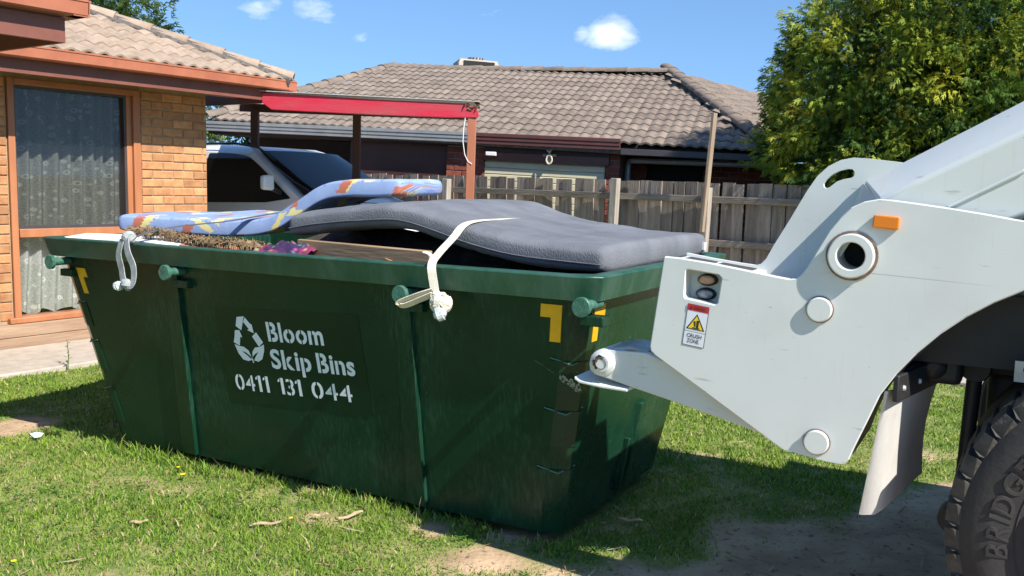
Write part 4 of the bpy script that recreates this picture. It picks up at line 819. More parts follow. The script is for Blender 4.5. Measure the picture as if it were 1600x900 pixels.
# corner tabs with zig-zag welds
for sg in (1, -1):
    for z0, z1 in ((.72, .85), (.47, .63), (.16, .36)):
        mb = MB(); rings = []
        for z in (z0, z1):
            l, w = lw(z); rings.append([(sg * (l - CA - .05), -w - .004, z), (sg * (l - CA + .0), -w - .006, z), (sg * (l + .006), -w + CN, z), (sg * (l + .005), -w + CN + .04, z), (sg * (l - .004), -w + CN + .04, z), (sg * (l - .01), -w + CN, z), (sg * (l - CA), -w + .006, z), (sg * (l - CA - .05), -w + .004, z)])
        mb.loft(rings); mb.build('corner_plate', M['bin'], bn)
        l, w = lw(z1); mb = MB(); mb.tube([(sg * (l - CA - .045), -w - .008, z1 + .012), (sg * (l - CA * .45), -w + CN * .5 - .012, z1 - .012), (sg * (l + .006), -w + CN + .035, z1 + .015)], .003, 5); mb.build('weld_bead', M['scrape'], bn)
# lifting lugs with brackets
def lug(u, v, z, d):
    d = Vector(d).normalized(); c = Vector((u, v, z)); mb = MB(); mb.lathe([(.0, .112), (.036, .112), (.039, .109), (.039, .094), (.036, .091), (.022, .090), (.021, .06), (.021, -.06)], c, d, 24); lo = mb.build('lug', M['lug'], bn, sm=28)
    mb = MB(); mb.box((u - .05, v - .012, z - .085), (u + .05, v + .06, z - .045)); mb.build('lug_bracket', M['bin'], lo, bevel=.004)
for u in (-1.53, -.625, .812, 1.655):
    for sg in (-1, 1): lug(u, sg * (-vf(1.08) + .012), 1.085 if u < 1.5 else 1.10, (.0, sg, 0))
# yellow reflective corner marks
def mark(name, pts, place):
    mb = MB(); f_ = [place(p, .0035) for p in pts]; b_ = [place(p, -.004) for p in pts]; m = len(pts); mb.add(f_ + b_, [tuple(range(m)), tuple(range(2 * m - 1, m - 1, -1))] + [(i, i + m, (i + 1) % m + m, (i + 1) % m) for i in range(m)]); return mb.build(name, M['yellow'], bn)
Ls = [(0, 0), (.095, 0), (.095, -.155), (.047, -.155), (.047, -.054), (0, -.054)]
mark('corner_mark', Ls, lambda p, o: (1.425 + p[0] + (p[1]) * .12, vf(1.085 + p[1], o), 1.085 + p[1]))
mark('corner_mark', Ls, lambda p, o: (-1.475 + (.08 - p[0] * .78) - p[1] * .2 - .01, vf(1.05 + p[1] * .92, o), 1.05 + p[1] * .92))
mark('corner_mark', Ls, lambda p, o: (ue(1.085 + p[1], o), -.615 - p[0] * 1.1 - p[1] * .24, 1.085 + p[1]))
# stencilled lettering: local frame on the sloping side wall
SLW = (WT - .055 - WB) / (HT - ZB); TILT = .045
def face_pt(x, y, u0, z0, off=.004):
    u = u0 + x * math.cos(TILT) - y * math.sin(TILT); z = z0 + (x * math.sin(TILT) + y * math.cos(TILT)) * .985; return (u, vf(z, off), z)
def stencil(txt, name, u0, z0, width, height, weight, cuts):
    """one mesh of separate stencil characters, with the stencil bridges cut out"""
    mb = MB(); x = 0; chars = []
    for ch in txt:
        if ch == ' ': x += .34; continue
        if ch == '1': chars.append(([(x + .13, 0), (x + .27, 0), (x + .27, .72), (x + .13, .72), (x, .52), (x + .09, .56), (x + .09, .69), (x, .61)], [(0, 1, 2, 3), (4, 5, 6, 7)])); x += .27 + .11; continue
        me = text_mesh(ch, 1.0, 't', weight); lo, hi = bounds(me); bm = bmesh.new(); bm.from_mesh(me); w = hi[0] - lo[0]
        for frac, g, ax in cuts.get(ch, []):
            c = (lo + (hi - lo) * frac)[ax]; nrm = (1, 0, 0) if ax == 0 else (0, 1, 0)
            for q in (c - g / 2, c + g / 2): bmesh.ops.bisect_plane(bm, geom=bm.verts[:] + bm.edges[:] + bm.faces[:], plane_co=(q, q, 0), plane_no=nrm)
            kill = [f for f in bm.faces if abs(f.calc_center_median()[ax] - c) < g / 2]; bmesh.ops.delete(bm, geom=kill, context='FACES')
        bmesh.ops.triangulate(bm, faces=bm.faces[:]); chars.append(([(v.co.x - lo[0] + x, v.co.y) for v in bm.verts], [tuple(v.index for v in f.verts) for f in bm.faces])); bm.verts.index_update(); chars[-1] = (chars[-1][0], [tuple(v.index for v in f.verts) for f in bm.faces]); bm.free(); x += w + .075; bpy.data.meshes.remove(me)
    tot = x - .075
    for vs_, fs_ in chars: mb.add([face_pt(a / tot * width, b / .72 * height, u0, z0) for a, b in vs_], fs_)
    return mb.build(name, M['stencil'], bn)
ctv = lambda f, g=.055: [(f, g, 0)]
CUT = {'B': ctv(.33), 'o': ctv(.5), '0': ctv(.5), '4': ctv(.58), 'S': [], 'p': ctv(.36), 'k': ctv(.34), 'n': ctv(.37), 'm': ctv(.27), '3': ctv(.5), '1': ctv(.42, .06), 's': [], 'i': []}
stencil('Bloom', 'lettering', -.098, .772, .355, .098, .028, CUT)
stencil('Skip', 'lettering', -.098, .634, .258, .098, .028, CUT); stencil('Bins', 'lettering', .198, .6473, .228, .098, .028, CUT)
for w_, x_, l_ in (('0411', 0, .235), ('131', .295, .155), ('044', .51, .25)): stencil(w_, 'phone_number', -.368 + x_, .487 + x_ * TILT, l_, .086, .010, CUT)
def logo():
    polys = [[(190, 122), (258, 122), (212, 228), (165, 190)], [(265, 130), (303, 182), (318, 190), (324, 258), (268, 230), (284, 222), (243, 165)],
             [(150, 222), (192, 224), (208, 284), (190, 276), (170, 345), (118, 314), (136, 270)], [(302, 282), (346, 252), (394, 335), (348, 364)],
             [(122, 328), (160, 346), (205, 356), (245, 388), (262, 440), (215, 400), (180, 388), (225, 425), (262, 462), (225, 470), (180, 455), (145, 405)],
             [(398, 350), (355, 366), (310, 368), (278, 400), (272, 440), (300, 418), (335, 405), (305, 435), (280, 468), (320, 480), (360, 462), (390, 400)], [(257, 445), (266, 445), (272, 455), (276, 488), (268, 488), (262, 468)]]
    mb = MB()
    for p in polys:
        q = [((x - 118) / 279 * .205, -(y - .13 * (x - 258) - 122) / 366 * .245) for x, y in p]; tr = tessellate_polygon([[Vector((a, b, 0)) for a, b in q]]); mb.add([face_pt(a, b, -.345, .878) for a, b in q], [tuple(t) for t in tr])
    mb.build('recycling_logo', M['stencil'], bn)
logo()
# darker painted rectangle behind the lettering
mb = MB(); mb.add([face_pt(x, y, -.42, .42, .0018) for x, y in ((0, 0), (.92, 0), (.92, .50), (0, .50))], [(0, 1, 2, 3)]); mb.build('paint_patch', M['patch'], bn)
# scrape torn by the truck near the corner
mb = MB()
for k in range(22):
    t = random.random(); u = 1.36 + .2 * t; z = .845 - .10 * t + random.gauss(0, .008); L_ = random.uniform(.01, .05); mb.add([(u, vf(z, .003), z), (u + L_, vf(z, .003), z - L_ * .45), (u + L_, vf(z, .003), z - L_ * .45 + .004 * t + .001)], [(0, 1, 2)])
mb.build('scrape', M['scrape'], bn)
mb = MB()
for k in range(40):
    t = random.random(); u = 1.47 + .10 * t; z = .79 - .045 * t + random.gauss(0, .008); L_ = random.uniform(.004, .018); o = .004; mb.add([(u, vf(z, o), z), (u + L_, vf(z, o), z - L_ * .3), (u + L_ * .7, vf(z, o), z + .008)], [(0, 1, 2)])
mb.build('scrape', M['barescrape'], bn)
for u in (-1.05, -.45, .2, .75):
    mb = MB(); mb.box((u - .06, -.56, 0), (u + .06, .56, ZB)); mb.build('skid', M['bin'], bn)

# ------------------------------------------------------------------ rubbish in the bin
fill = MB(); vs_ = []; nu, nv = 60, 26
for j in range(nv + 1):
    for i in range(nu + 1):
        u = -1.58 + 3.16 * i / nu; v = -.745 + 1.49 * j / nv; vs_.append((u, v, 1.03 + .27 * math.exp(-((v - .1) / .42) ** 4) * math.exp(-((u - .3) / .85) ** 4) + .09 * mnoise.noise(Vector((u * 3, v * 3, 1))) + .05 * mnoise.noise(Vector((u * 9, v * 9, 4)))))
fill.add(vs_, [(j * (nu + 1) + i, j * (nu + 1) + i + 1, (j + 1) * (nu + 1) + i + 1, (j + 1) * (nu + 1) + i) for j in range(nv) for i in range(nu)])
fo_ = fill.build('rubbish_heap', M['dirt']); fo_.location = CB; fo_.rotation_euler = (0, 0, YAW); tag(fo_, 'dark mixed household rubbish filling the skip bin', 'rubbish', kind='stuff')
def place(o, label, cat, group=None): o.location = CB; o.rotation_euler = (0, 0, YAW); return tag(o, label, cat, group)
def mattress(name, st, w, th, wdir, matl, expo=5, nr=40, seed=0, sag=None):
    """st: list of (u, v, z_bottom_near, z_bottom_far) along the near edge; wdir: across direction in the bin frame"""
    wdir = Vector((*wdir, 0)).normalized(); rings = []; n = len(st); uvs = []
    P = [Vector(s[:2]) for s in st]; dist = [0]
    for i in range(1, n): dist.append(dist[-1] + math.hypot((P[i] - P[i - 1]).length, st[i][2] - st[i - 1][2]))
    for i, (u, v, zn, zf) in enumerate(st):
        e = min(dist[i], dist[-1] - dist[i]); k = min(1, e / .035); k = math.sqrt(max(0, 1 - (1 - k) ** 2)); rr_ = []
        for q in range(nr):
            a = 2 * math.pi * q / nr; c, s = math.cos(a), math.sin(a); x = math.copysign(abs(c) ** (2 / expo), c); y = math.copysign(abs(s) ** (2 / (4.5 if th > .11 else 9)), s)
            f = (x + 1) / 2; wob = (.004 * math.sin(dist[i] * 95 + 6 * f + 3 * mnoise.noise(Vector((dist[i] * 4, f * 3, 3)))) * max(0, mnoise.noise(Vector((dist[i] * 3, f * 3, seed)))) + .003 * mnoise.noise(Vector((dist[i] * 14, f * 7, seed)))) * (th > .11) + .004 * mnoise.noise(Vector((dist[i] * 7, f * 5, y * 2 + seed))) + .010 * mnoise.noise(Vector((dist[i] * 2.2, f * 2, seed + 5)))
            hh = th / 2 * (.5 + .5 * k); p = Vector((u, v, 0)) + wdir * (w * (.5 + x * .5 * (.965 + .035 * k))); zz = zn * (1 - f) + zf * f + th / 2 + y * hh + wob
            rr_.append((p.x, p.y, zz)); uvs.append((dist[i], a / 6.283 * 2 * (w + th) if matl is not M['bluefab'] else (f * w if y > 0 else -f * w) + (y * .1 if abs(x) > .93 else 0)))
        rings.append(rr_)
    mb = MB(); mb.loft(rings); me = mb.mesh(name, 60); uvl = me.uv_layers.new(name='UVMap'); uvl.data.foreach_set('uv', [c for l in me.loops for c in uvs[l.vertex_index]]); return obj(name, me, matl)
def dense(keys, n):
    """resample with smooth interpolation"""
    K = np.array(keys, float); t = np.arange(len(K)); tt = np.linspace(0, len(K) - 1, n); out_ = []
    for x in tt:
        i = min(int(x), len(K) - 2); f = x - i; p0 = K[max(i - 1, 0)]; p1 = K[i]; p2 = K[i + 1]; p3 = K[min(i + 2, len(K) - 1)]
        out_.append(.5 * ((2 * p1) + (-p0 + p2) * f + (2 * p0 - 5 * p1 + 4 * p2 - p3) * f * f + (-p0 + 3 * p1 - 3 * p2 + p3) * f ** 3))
    return [tuple(o) for o in out_]
gk = [(-.10, -.60, 1.268, 1.335), (.10, -.60, 1.30, 1.35), (.35, -.60, 1.325, 1.352), (.58, -.60, 1.335, 1.34), (.78, -.60, 1.295, 1.285), (.95, -.60, 1.25, 1.25), (1.16, -.60, 1.212, 1.225), (1.38, -.60, 1.197, 1.21), (1.61, -.60, 1.188, 1.205)]
gm_ = place(mattress('grey_mattress', dense(gk, 90), 1.38, .125, (0, 1), M['greyfab'], 9, 56, 2), 'sagging dark grey mattress bulging over the right end of the skip bin', 'mattress')
# piping seam of the grey mattress along its near and right edges
pp = MB(); pts = [(u, v - .004, zn + .048) for u, v, zn, zf in dense(gk, 60)][1:-1] + [(1.604, -.56, 1.266), (1.606, -.2, 1.268), (1.606, .3, 1.270), (1.604, .72, 1.272)]; pp.tube(pts, .0045, 6); pp.build('piping', M['darkstrap'], gm_, sm=60)
s_ = MB(); s_.box((1.603, .70, 1.235), (1.622, .73, 1.275)); s_.build('care_tag', M['white'], gm_)
bk = [(-1.50, -.50, 1.243, 1.25), (-1.25, -.43, 1.238, 1.255), (-.98, -.355, 1.232, 1.265), (-.74, -.29, 1.236, 1.262), (-.56, -.24, 1.262, 1.285), (-.42, -.205, 1.34, 1.36), (-.28, -.167, 1.432, 1.44), (-.13, -.125, 1.468, 1.47), (.02, -.084, 1.474, 1.476), (.18, -.04, 1.482, 1.482)]
place(mattress('foam_mattress', dense(bk, 90), .74, .098, (-.27, .963), M['bluefab'], 10, 56, 9), 'thin pale blue foam mattress with yellow and rust print, curling up', 'mattress')
# rubbish pieces by the near rim
def slab(name, c, size, rot, matl, label, cat, bevel=.003):
    mb = MB(); Mx = Matrix.Translation(c) @ Matrix.Rotation(rot[2], 4, 'Z') @ Matrix.Rotation(rot[1], 4, 'Y') @ Matrix.Rotation(rot[0], 4, 'X'); a, b, d = size; mb.box((-a / 2, -b / 2, -d / 2), (a / 2, b / 2, d / 2), Mx); return place(mb.build(name, matl, bevel=bevel), label, cat)
slab('plywood_panel', (.42, -.66, 1.19), (.78, .025, .15), (.12, .02, -.02), M['wood'], 'pale brown plywood panel standing on edge under the grey mattress', 'panel')
slab('white_board', (-1.38, -.70, 1.215), (.46, .20, .018), (.1, -.02, .05), M['whiteboard'], 'white board lying on the left corner of the rim', 'board')
slab('white_board', (-.86, -.70, 1.218), (.36, .15, .016), (.12, .03, -.06), M['whiteboard'], 'short white board under the dry frond beside the grey strap', 'board')
slab('timber_offcut', (-.55, -.70, 1.20), (.34, .10, .03), (.1, .03, .1), M['orangewood'], 'orange-brown timber offcut below the dry frond', 'timber')
slab('thin_stick', (.70, -.79, 1.205), (.13, .010, .010), (0, .2, -.2), M['orangewood'], 'thin orange stick lying in front of the plywood panel', 'stick')
fr = MB(); path = [(-1.12 + .98 * t, -.72 + .02 * math.sin(t * 7), 1.262 - .012 * t - .030 * t * t + .008 * math.sin(t * 9)) for t in np.linspace(0, 1, 24)]; fr.tube(path, [.017 + .006 * math.sin(k) for k in range(24)], 7)
fro = place(fr.build('dry_frond', M['frond'], sm=50), 'dry brown bristly palm frond stem lying along the near rim', 'frond')
br = MB()
for k in range(620):
    t = random.random(); i = min(int(t * 23), 22); p = Vector(path[i]).lerp(Vector(path[i + 1]), t * 23 - i); a = random.uniform(-2.6, 2.6); d = Vector((random.uniform(-.7, .7), -abs(math.cos(a)) if random.random() < .6 else math.cos(a), math.sin(a))).normalized(); L_ = random.uniform(.012, .034)
    br.tube([p + d * .012, p + d * (.012 + L_ * .6) + Vector((0, 0, .004)), p + d * (.012 + L_) + Vector((random.uniform(-.01, .01), 0, -.006))], [.0028, .0024, .0008], 4, caps=False)
tag(br.build('bristles', M['frond'], fro), kind='stuff')
cl = MB(); vs_ = []
for j in range(13):
    for i in range(25):
        a, b = i / 24, j / 12; u = -.17 + .33 * a; vs_.append((u, -.80 + .20 * b, 1.19 + .06 * math.sin(b * 2.6) * (.6 + .4 * math.sin(a * 3.1)) + .028 * mnoise.noise(Vector((a * 6, b * 6, 2))) + .012 * mnoise.noise(Vector((a * 15, b * 15, 7)))))
cl.add(vs_, [(j * 25 + i, j * 25 + i + 1, (j + 1) * 25 + i + 1, (j + 1) * 25 + i) for j in range(12) for i in range(24)]); place(cl.build('patterned_cloth', M['purple'], sm=80), 'crumpled purple and pink patterned cloth by the near rim', 'cloth')
# --- tie straps
def knot(mb, c, r, seed, n=5):
    random.seed(seed)
    for k in range(n):
        ax = Vector((random.gauss(0, 1), random.gauss(0, 1), random.gauss(0, 1))).normalized(); x = ax.orthogonal().normalized(); y = ax.cross(x); rr_ = r * random.uniform(.75, 1)
        pts = [Vector(c) + (x * math.cos(t) + y * math.sin(t)) * rr_ for t in np.linspace(0, 5.6, 14)]; mb.ribbon(pts, .024, ax, .006)
sw1 = MB(); wx_ = (1, .25, 0)
sw1.ribbon(dense([(1.0, -.905, 1.05), (.985, -.905, 1.13), (.965, -.895, 1.218), (.955, -.83, 1.262), (.945, -.70, 1.325), (.93, -.60, 1.372), (.905, -.45, 1.388), (.87, -.15, 1.39), (.83, .3, 1.386), (.79, .70, 1.375), (.78, .80, 1.335), (.78, .86, 1.25)], 60), .036, wx_, .005)
ws_ = place(sw1.build('tie_strap', M['whitestrap'], sm=50), 'cream webbing strap tied over the grey mattress', 'strap')
kn = MB(); knot(kn, (1.02, -.905, 1.065), .045, 3, 9); knot(kn, (.99, -.905, 1.10), .02, 4, 3); kn.build('knot', M['whitestrap'], ws_, sm=50)
lp = MB(); lp.ribbon(dense([(.985, -.915, 1.115), (.93, -.935, 1.095), (.85, -.945, 1.062), (.835, -.945, 1.048), (.86, -.935, 1.045), (.93, -.925, 1.075), (.985, -.915, 1.10)], 30), .03, (0, -.75, .65), .004); lp.build('loop', M['whitestrap'], ws_, sm=50)
pl = MB(); knot(pl, (1.035, -.935, 1.025), .028, 8, 7); pl.build('plastic_end', M['plasticwrap'], ws_, sm=20)
tg = MB(); tg.ribbon([(.95, -.85, 1.24), (.925, -.86, 1.262), (.90, -.86, 1.268)], .022, (0, 1, .2), .003); tg.build('strap_tail', M['whitestrap'], ws_)
sg1 = MB(); sg1.ribbon(dense([(-.93, -.885, 1.222), (-.93, -.83, 1.245), (-.90, -.74, 1.275), (-.84, -.60, 1.30), (-.72, -.40, 1.325), (-.66, -.25, 1.35), (-.50, .05, 1.405), (-.45, .35, 1.43), (-.44, .70, 1.40), (-.44, .84, 1.24)], 50), .034, (1, -.2, 0), .004)
gs = place(sg1.build('tie_strap', M['darkstrap'], sm=50), 'dark grey webbing strap tied over the blue foam mattress', 'strap')
kn = MB(); knot(kn, (-.925, -.875, 1.245), .036, 11, 8); kn.build('knot', M['greystrap'], gs, sm=50)
lp = MB(); lp.ribbon(dense([(-.945, -.90, 1.235), (-.955, -.915, 1.16), (-.93, -.92, 1.09), (-.91, -.925, 1.03), (-.86, -.935, 1.0), (-.83, -.93, 1.03), (-.845, -.915, 1.10), (-.89, -.91, 1.17), (-.915, -.90, 1.235)], 50), .046, (1, -.1, .35), .004); lp.build('loop', M['greystrap'], gs, sm=50)
kn = MB(); knot(kn, (-.875, -.935, 1.015), .026, 21, 5); kn.build('knot', M['greystrap'], gs, sm=50); pl = MB(); knot(pl, (-.925, -.945, 1.0), .022, 23, 6); pl.build('plastic_end', M['plasticwrap'], gs, sm=20)
random.seed(77)
# truck, flower and litter positions in metres (along the truck, up) or (x, y)
OUT_REAR_TOP = (2.0072, 1.3184)
OUT_VALLEY = (2.4394, 1.2683)
OUT_REAR_LOW = (1.9699, 0.9883)
LIGHT1 = (2.1482, 1.2413)
LIGHT2 = (2.1437, 1.1919)
STICK = [(2.1018, 1.1622), (2.1779, 1.1529), (2.1631, 1.0098), (2.0862, 1.0186)]
MARKER = (2.7224, 1.4637)
BOSS1 = (2.6267, 1.355)
BOSS2 = (2.5392, 1.1768)
BOSS3 = (2.5536, 0.7422)
ARM_FAR = [(2.615, 1.5851), (3.0658, 1.8426)]
ARM_NEAR = [(2.6875, 1.5321), (3.0737, 1.7406)]
ARM_SEAM = [(2.8894, 1.5141), (3.082, 1.6251)]
HOOK = [(1.715, 0.9001), (1.7219, 0.9299), (1.742, 0.949), (1.7624, 0.9572), (1.9428, 0.9634), (2.1521, 0.8972), (2.4134, 0.7747), (2.3661, 0.7298), (2.063, 0.7958), (1.8761, 0.8327), (1.7737, 0.8549), (1.7372, 0.8614), (1.7184, 0.8786)]
PIN = (1.7728, 0.9098)
LIP = [(1.6602, 0.8458), (1.6818, 0.8338), (1.7731, 0.8258), (1.8745, 0.8243)]
HTOP = [(1.7918, 0.9593), (1.8672, 0.9744), (1.937, 0.9652)]
FLAP_TOP = (2.7603, 0.9329)
FLAP_BOT = (2.7252, 0.5091)
FLOWERS = [(-1.683, 4.622, 0.035, 0.017, 'larger yellow flower in the grass in front of the bin'), (-1.755, 4.756, 0.035, 0.013, 'small yellow flower just behind the larger one before the bin'), (-1.959, 3.512, 0.03, 0.013, 'yellow flower at the bottom left corner of the lawn'), (-0.976, 4.013, 0.03, 0.011, 'small yellow flower in the grass near the bottom centre-left')]
WEED = (-3.567, 7.288, 0.0)
SCRAP = (-2.788, 5.283)
STRIPS = [(-1.652, 3.981, -0.1, 0.09, 'pale bark strip lying in the grass at lower left'), (-1.077, 3.961, 0.15, 0.14, 'pale bark strip beside the small yellow flower'), (-0.717, 4.076, 0.75, 0.13, 'pale bark strip in front of the bin lettering'), (-0.855, 4.06, 0.05, 0.08, 'short bark strip left of the long bark strip before the bin'), (0.573, 4.12, -0.5, 0.12, 'curled pale bark strip at the edge of the bare soil')]
M['scrapblue'] = mat('pale_blue_plastic', (.35, .45, .6), (.5, .55, .62), 20, .4)
M['barkstrip'] = mat('dry_bark', (.5, .38, .23), (.36, .25, .14), 14, .9)
# ------------------------------------------------------------------ white skip truck, rear near corner
TU = 3.5
tk = empty('skip_truck', W(TU, 0, 0), YAW); tag(tk, 'rear corner of a white skip loader truck backed up to the bin', 'truck')
def rel(pts): return [(x - TU, z) for x, z in pts]
# outer side plate: outline in metres along the truck and up, with the light recess cut out
OUT = [(2.0072, 1.3184), (2.0595, 1.3162), (2.1731, 1.3048), (2.2831, 1.2899), (2.4, 1.273), (2.4394, 1.2683), (2.4576, 1.2716), (2.477, 1.2875), (2.4937, 1.3135), (2.5261, 1.3771), (2.5545, 1.4315), (2.5833, 1.4711), (2.6159, 1.5064), (2.6527, 1.5253), (2.6933, 1.5343), (2.7359, 1.5325), (2.7998, 1.5254), (2.8923, 1.5136), (2.9924, 1.4988), (3.0925, 1.4819), (3.6, 1.4319), (4.9, 1.4219), (4.9, 1.24), (4.25, 1.18), (3.9477, 1.2214), (3.8724, 1.2667), (3.7927, 1.3038), (3.7095, 1.3325), (3.6239, 1.3522), (3.5366, 1.363), (3.4487, 1.3645), (3.3611, 1.3568), (3.2748, 1.34), (3.1907, 1.3143), (3.1098, 1.28), (3.0329, 1.2374), (2.9608, 1.1869), (2.8945, 1.1292), (2.8345, 1.0649), (2.7816, 0.9947), (2.7363, 0.9194), (2.7057, 0.8356), (2.669, 0.738), (2.6558, 0.6979), (2.6448, 0.6844), (2.6274, 0.6783), (2.6055, 0.6789), (2.4428, 0.6995), (2.4124, 0.7166), (2.1711, 0.8596), (1.985, 0.9692), (1.9713, 0.9815), (1.9682, 0.9996)]
HOLE = [(2.0955, 1.2781), (2.2037, 1.2664), (2.214, 1.2573), (2.2038, 1.1704), (2.1952, 1.1642), (2.0907, 1.1791), (2.0846, 1.1886), (2.0877, 1.2732)]
mb = MB(); mb.plate([rel(OUT), rel(HOLE), circle((BOSS1[0] - TU, BOSS1[1]), .05, 28)], -1.0, -.975); mb.build('side_plate', M['truckwhite'], tk, bevel=.005, flat=True)
INN = [(2.0099, 1.3179), (2.1148, 1.3036), (2.2166, 1.2921), (2.2674, 1.2882), (2.2854, 1.2939), (2.3026, 1.3132), (2.327, 1.3622), (2.3776, 1.4545), (2.4308, 1.5559), (2.4623, 1.6068), (2.4964, 1.6399), (2.5369, 1.6617), (2.5777, 1.6694), (2.6287, 1.6664), (2.7306, 1.6544), (2.9806, 1.6044), (3.0106, 1.34), (2.62, 1.24), (2.42, 1.2), (2.0099, 1.2729000000000001)]
SLOT = [(2.4847, 1.5809), (2.4924, 1.594), (2.5103, 1.6116), (2.5345, 1.6248), (2.561, 1.6316), (2.5754, 1.6306), (2.5831, 1.6211), (2.5818, 1.6083), (2.573, 1.6017), (2.5485, 1.5971), (2.5262, 1.5881), (2.5063, 1.5704), (2.494, 1.5647), (2.4864, 1.5689)]
mb = MB(); mb.plate([rel(INN), rel(SLOT)], -.765, -.745); mb.build('inner_plate', M['truckwhite'], tk, bevel=.004, flat=True)
# deck between the two plates
u0, zt = OUT_REAR_TOP; u1, zv = OUT_VALLEY
def dz(u): return zt + (zv - zt) * (u - u0) / (u1 - u0) - .012
mb = MB(); mb.loft([[(u - TU, -.974, dz(u)), (u - TU, -.766, dz(u)), (u - TU, -.766, dz(u) - .02), (u - TU, -.974, dz(u) - .02)] for u in (u0 + .006, u0 + .30)]); mb.build('deck', M['truckwhite'], tk)
for a, b in ((.03, .13), (.15, .27)):
    mb = MB(); mb.loft([[(u - TU, y, dz(u) + o) for y, o in ((-.955, .004), (-.785, .004), (-.785, -.003), (-.955, -.003))] for u in (u0 + a, u0 + b)]); mb.build('grip_pad', M['pad'], tk)
mb = MB(); mb.loft([[(u - TU, -.974, z), (u - TU, -.766, z), (u - TU, -.766, z - .015), (u - TU, -.974, z - .015)] for u, z in ((u0 + .30, dz(u0 + .3) - .05), (u1 + .25, zv - .10))]); mb.build('deck_well', M['truckwhite'], tk)
ru, rz = OUT_REAR_LOW
# rear light recess
cx = sum(p[0] for p in HOLE) / len(HOLE) - TU; cz = sum(p[1] for p in HOLE) / len(HOLE)
mb = MB(); inner = [(cx + (p[0] - TU - cx) * 1.02, cz + (p[1] - cz) * 1.02) for p in HOLE]; mb.loft([[(x, y, z) for x, z in inner] for y in (-.978, -.93)], caps=False); mb.add([(x, -.93, z) for x, z in inner], [tuple(range(len(inner)))]); rc = mb.build('light_recess', M['truckwhite'], tk)
for (lu, lz), mm in ((LIGHT1, 'redlens'), (LIGHT2, 'clearlens')):
    mb = MB(); mb.loft([[(lu - TU + math.cos(t) * .033 * s, y, lz + math.sin(t) * .020 * s) for t in np.linspace(0, 6.283, 25)[:-1]] for y, s in ((-.93, 1.08), (-.945, 1.05), (-.952, .9))]); mb.build('lamp_bezel', M['chassis'], rc, sm=50)
    mb = MB(); mb.loft([[(lu - TU + math.cos(t) * .029 * s, y, lz + math.sin(t) * .0155 * s) for t in np.linspace(0, 6.283, 25)[:-1]] for y, s in ((-.951, 1.), (-.958, .85), (-.961, .5))]); mb.build('lamp', M[mm], rc, sm=50)
# warning sticker
SA, SB, SC_, SD = STICK   # corners: top-left, top-right, bottom-right, bottom-left in (u, z)
def sq(s, t, y=-1.0025):
    p = Vector(SA) * (1 - s) * (1 - t) + Vector(SB) * s * (1 - t) + Vector(SC_) * s * t + Vector(SD) * (1 - s) * t; return (p.x - TU, y, p.y)
def quad(name, s0, t0, s1, t1, y, matl, par): mb = MB(); mb.add([sq(s0, t0, y), sq(s1, t0, y), sq(s1, t1, y), sq(s0, t1, y)], [(0, 1, 2, 3)]); return mb.build(name, matl, par)
stk = quad('warning_sticker', 0, 0, 1, 1, -1.0015, M['stickblack'], tk); quad('sticker_face', .025, .01, .975, .65, -1.0022, M['stickwhite'], stk); quad('sticker_face', .025, .662, .975, .988, -1.0022, M['stickwhite'], stk); quad('sticker_header', .0, .0, 1, .155, -1.0028, M['stickred'], stk)
def poly(name, pts, y, matl): mb = MB(); tr = tessellate_polygon([[Vector((a, b, 0)) for a, b in pts]]); mb.add([sq(a, b, y) for a, b in pts], [tuple(t) for t in tr]); return mb.build(name, matl, stk)
poly('warning_triangle', [(.5, .215), (.93, .60), (.07, .60)], -1.0028, M['stickblack']); poly('warning_triangle', [(.5, .265), (.84, .58), (.16, .58)], -1.0034, M['stickyellow'])
poly('crush_symbol', [(.38, .40), (.47, .39), (.50, .52), (.45, .53)], -1.004, M['stickblack']); poly('crush_symbol', [(.52, .37), (.64, .37), (.63, .545), (.53, .545)], -1.004, M['stickblack']); poly('crush_symbol', [(.36, .545), (.68, .545), (.70, .57), (.34, .57)], -1.004, M['stickblack'])
def stext(txt, s0, t0, w, h, matl, y=-1.0032, weight=.012):
    me = text_mesh(txt, 1, 't', weight); lo, hi = bounds(me); k = (hi - lo); mb = MB(); mb.add([sq(s0 + (v.co.x - lo[0]) / k[0] * w, t0 - (v.co.y - lo[1]) / k[1] * h, y) for v in me.vertices], [tuple(p.vertices) for p in me.polygons]); bpy.data.meshes.remove(me); return mb.build('sticker_text', matl, stk)
stext('CRUSH', .16, .80, .68, .095, M['stickblack']); stext('ZONE.', .20, .925, .58, .095, M['stickblack']); stext('WARNING', .28, .125, .55, .085, M['darkred'], -1.0036); poly('sticker_symbol', [(.17, .035), (.23, .125), (.11, .125)], -1.0036, M['darkred'])
# amber side marker
mu, mz = MARKER; mb = MB(); mb.box((mu - TU - .038, -1.016, mz - .020), (mu - TU + .038, -1.0005, mz + .020), Matrix.Translation((mu - TU, 0, mz)) @ Matrix.Rotation(.06, 4, 'Y') @ Matrix.Translation((-(mu - TU), 0, -mz))); mb.build('side_marker', M['amber'], tk, bevel=.004)
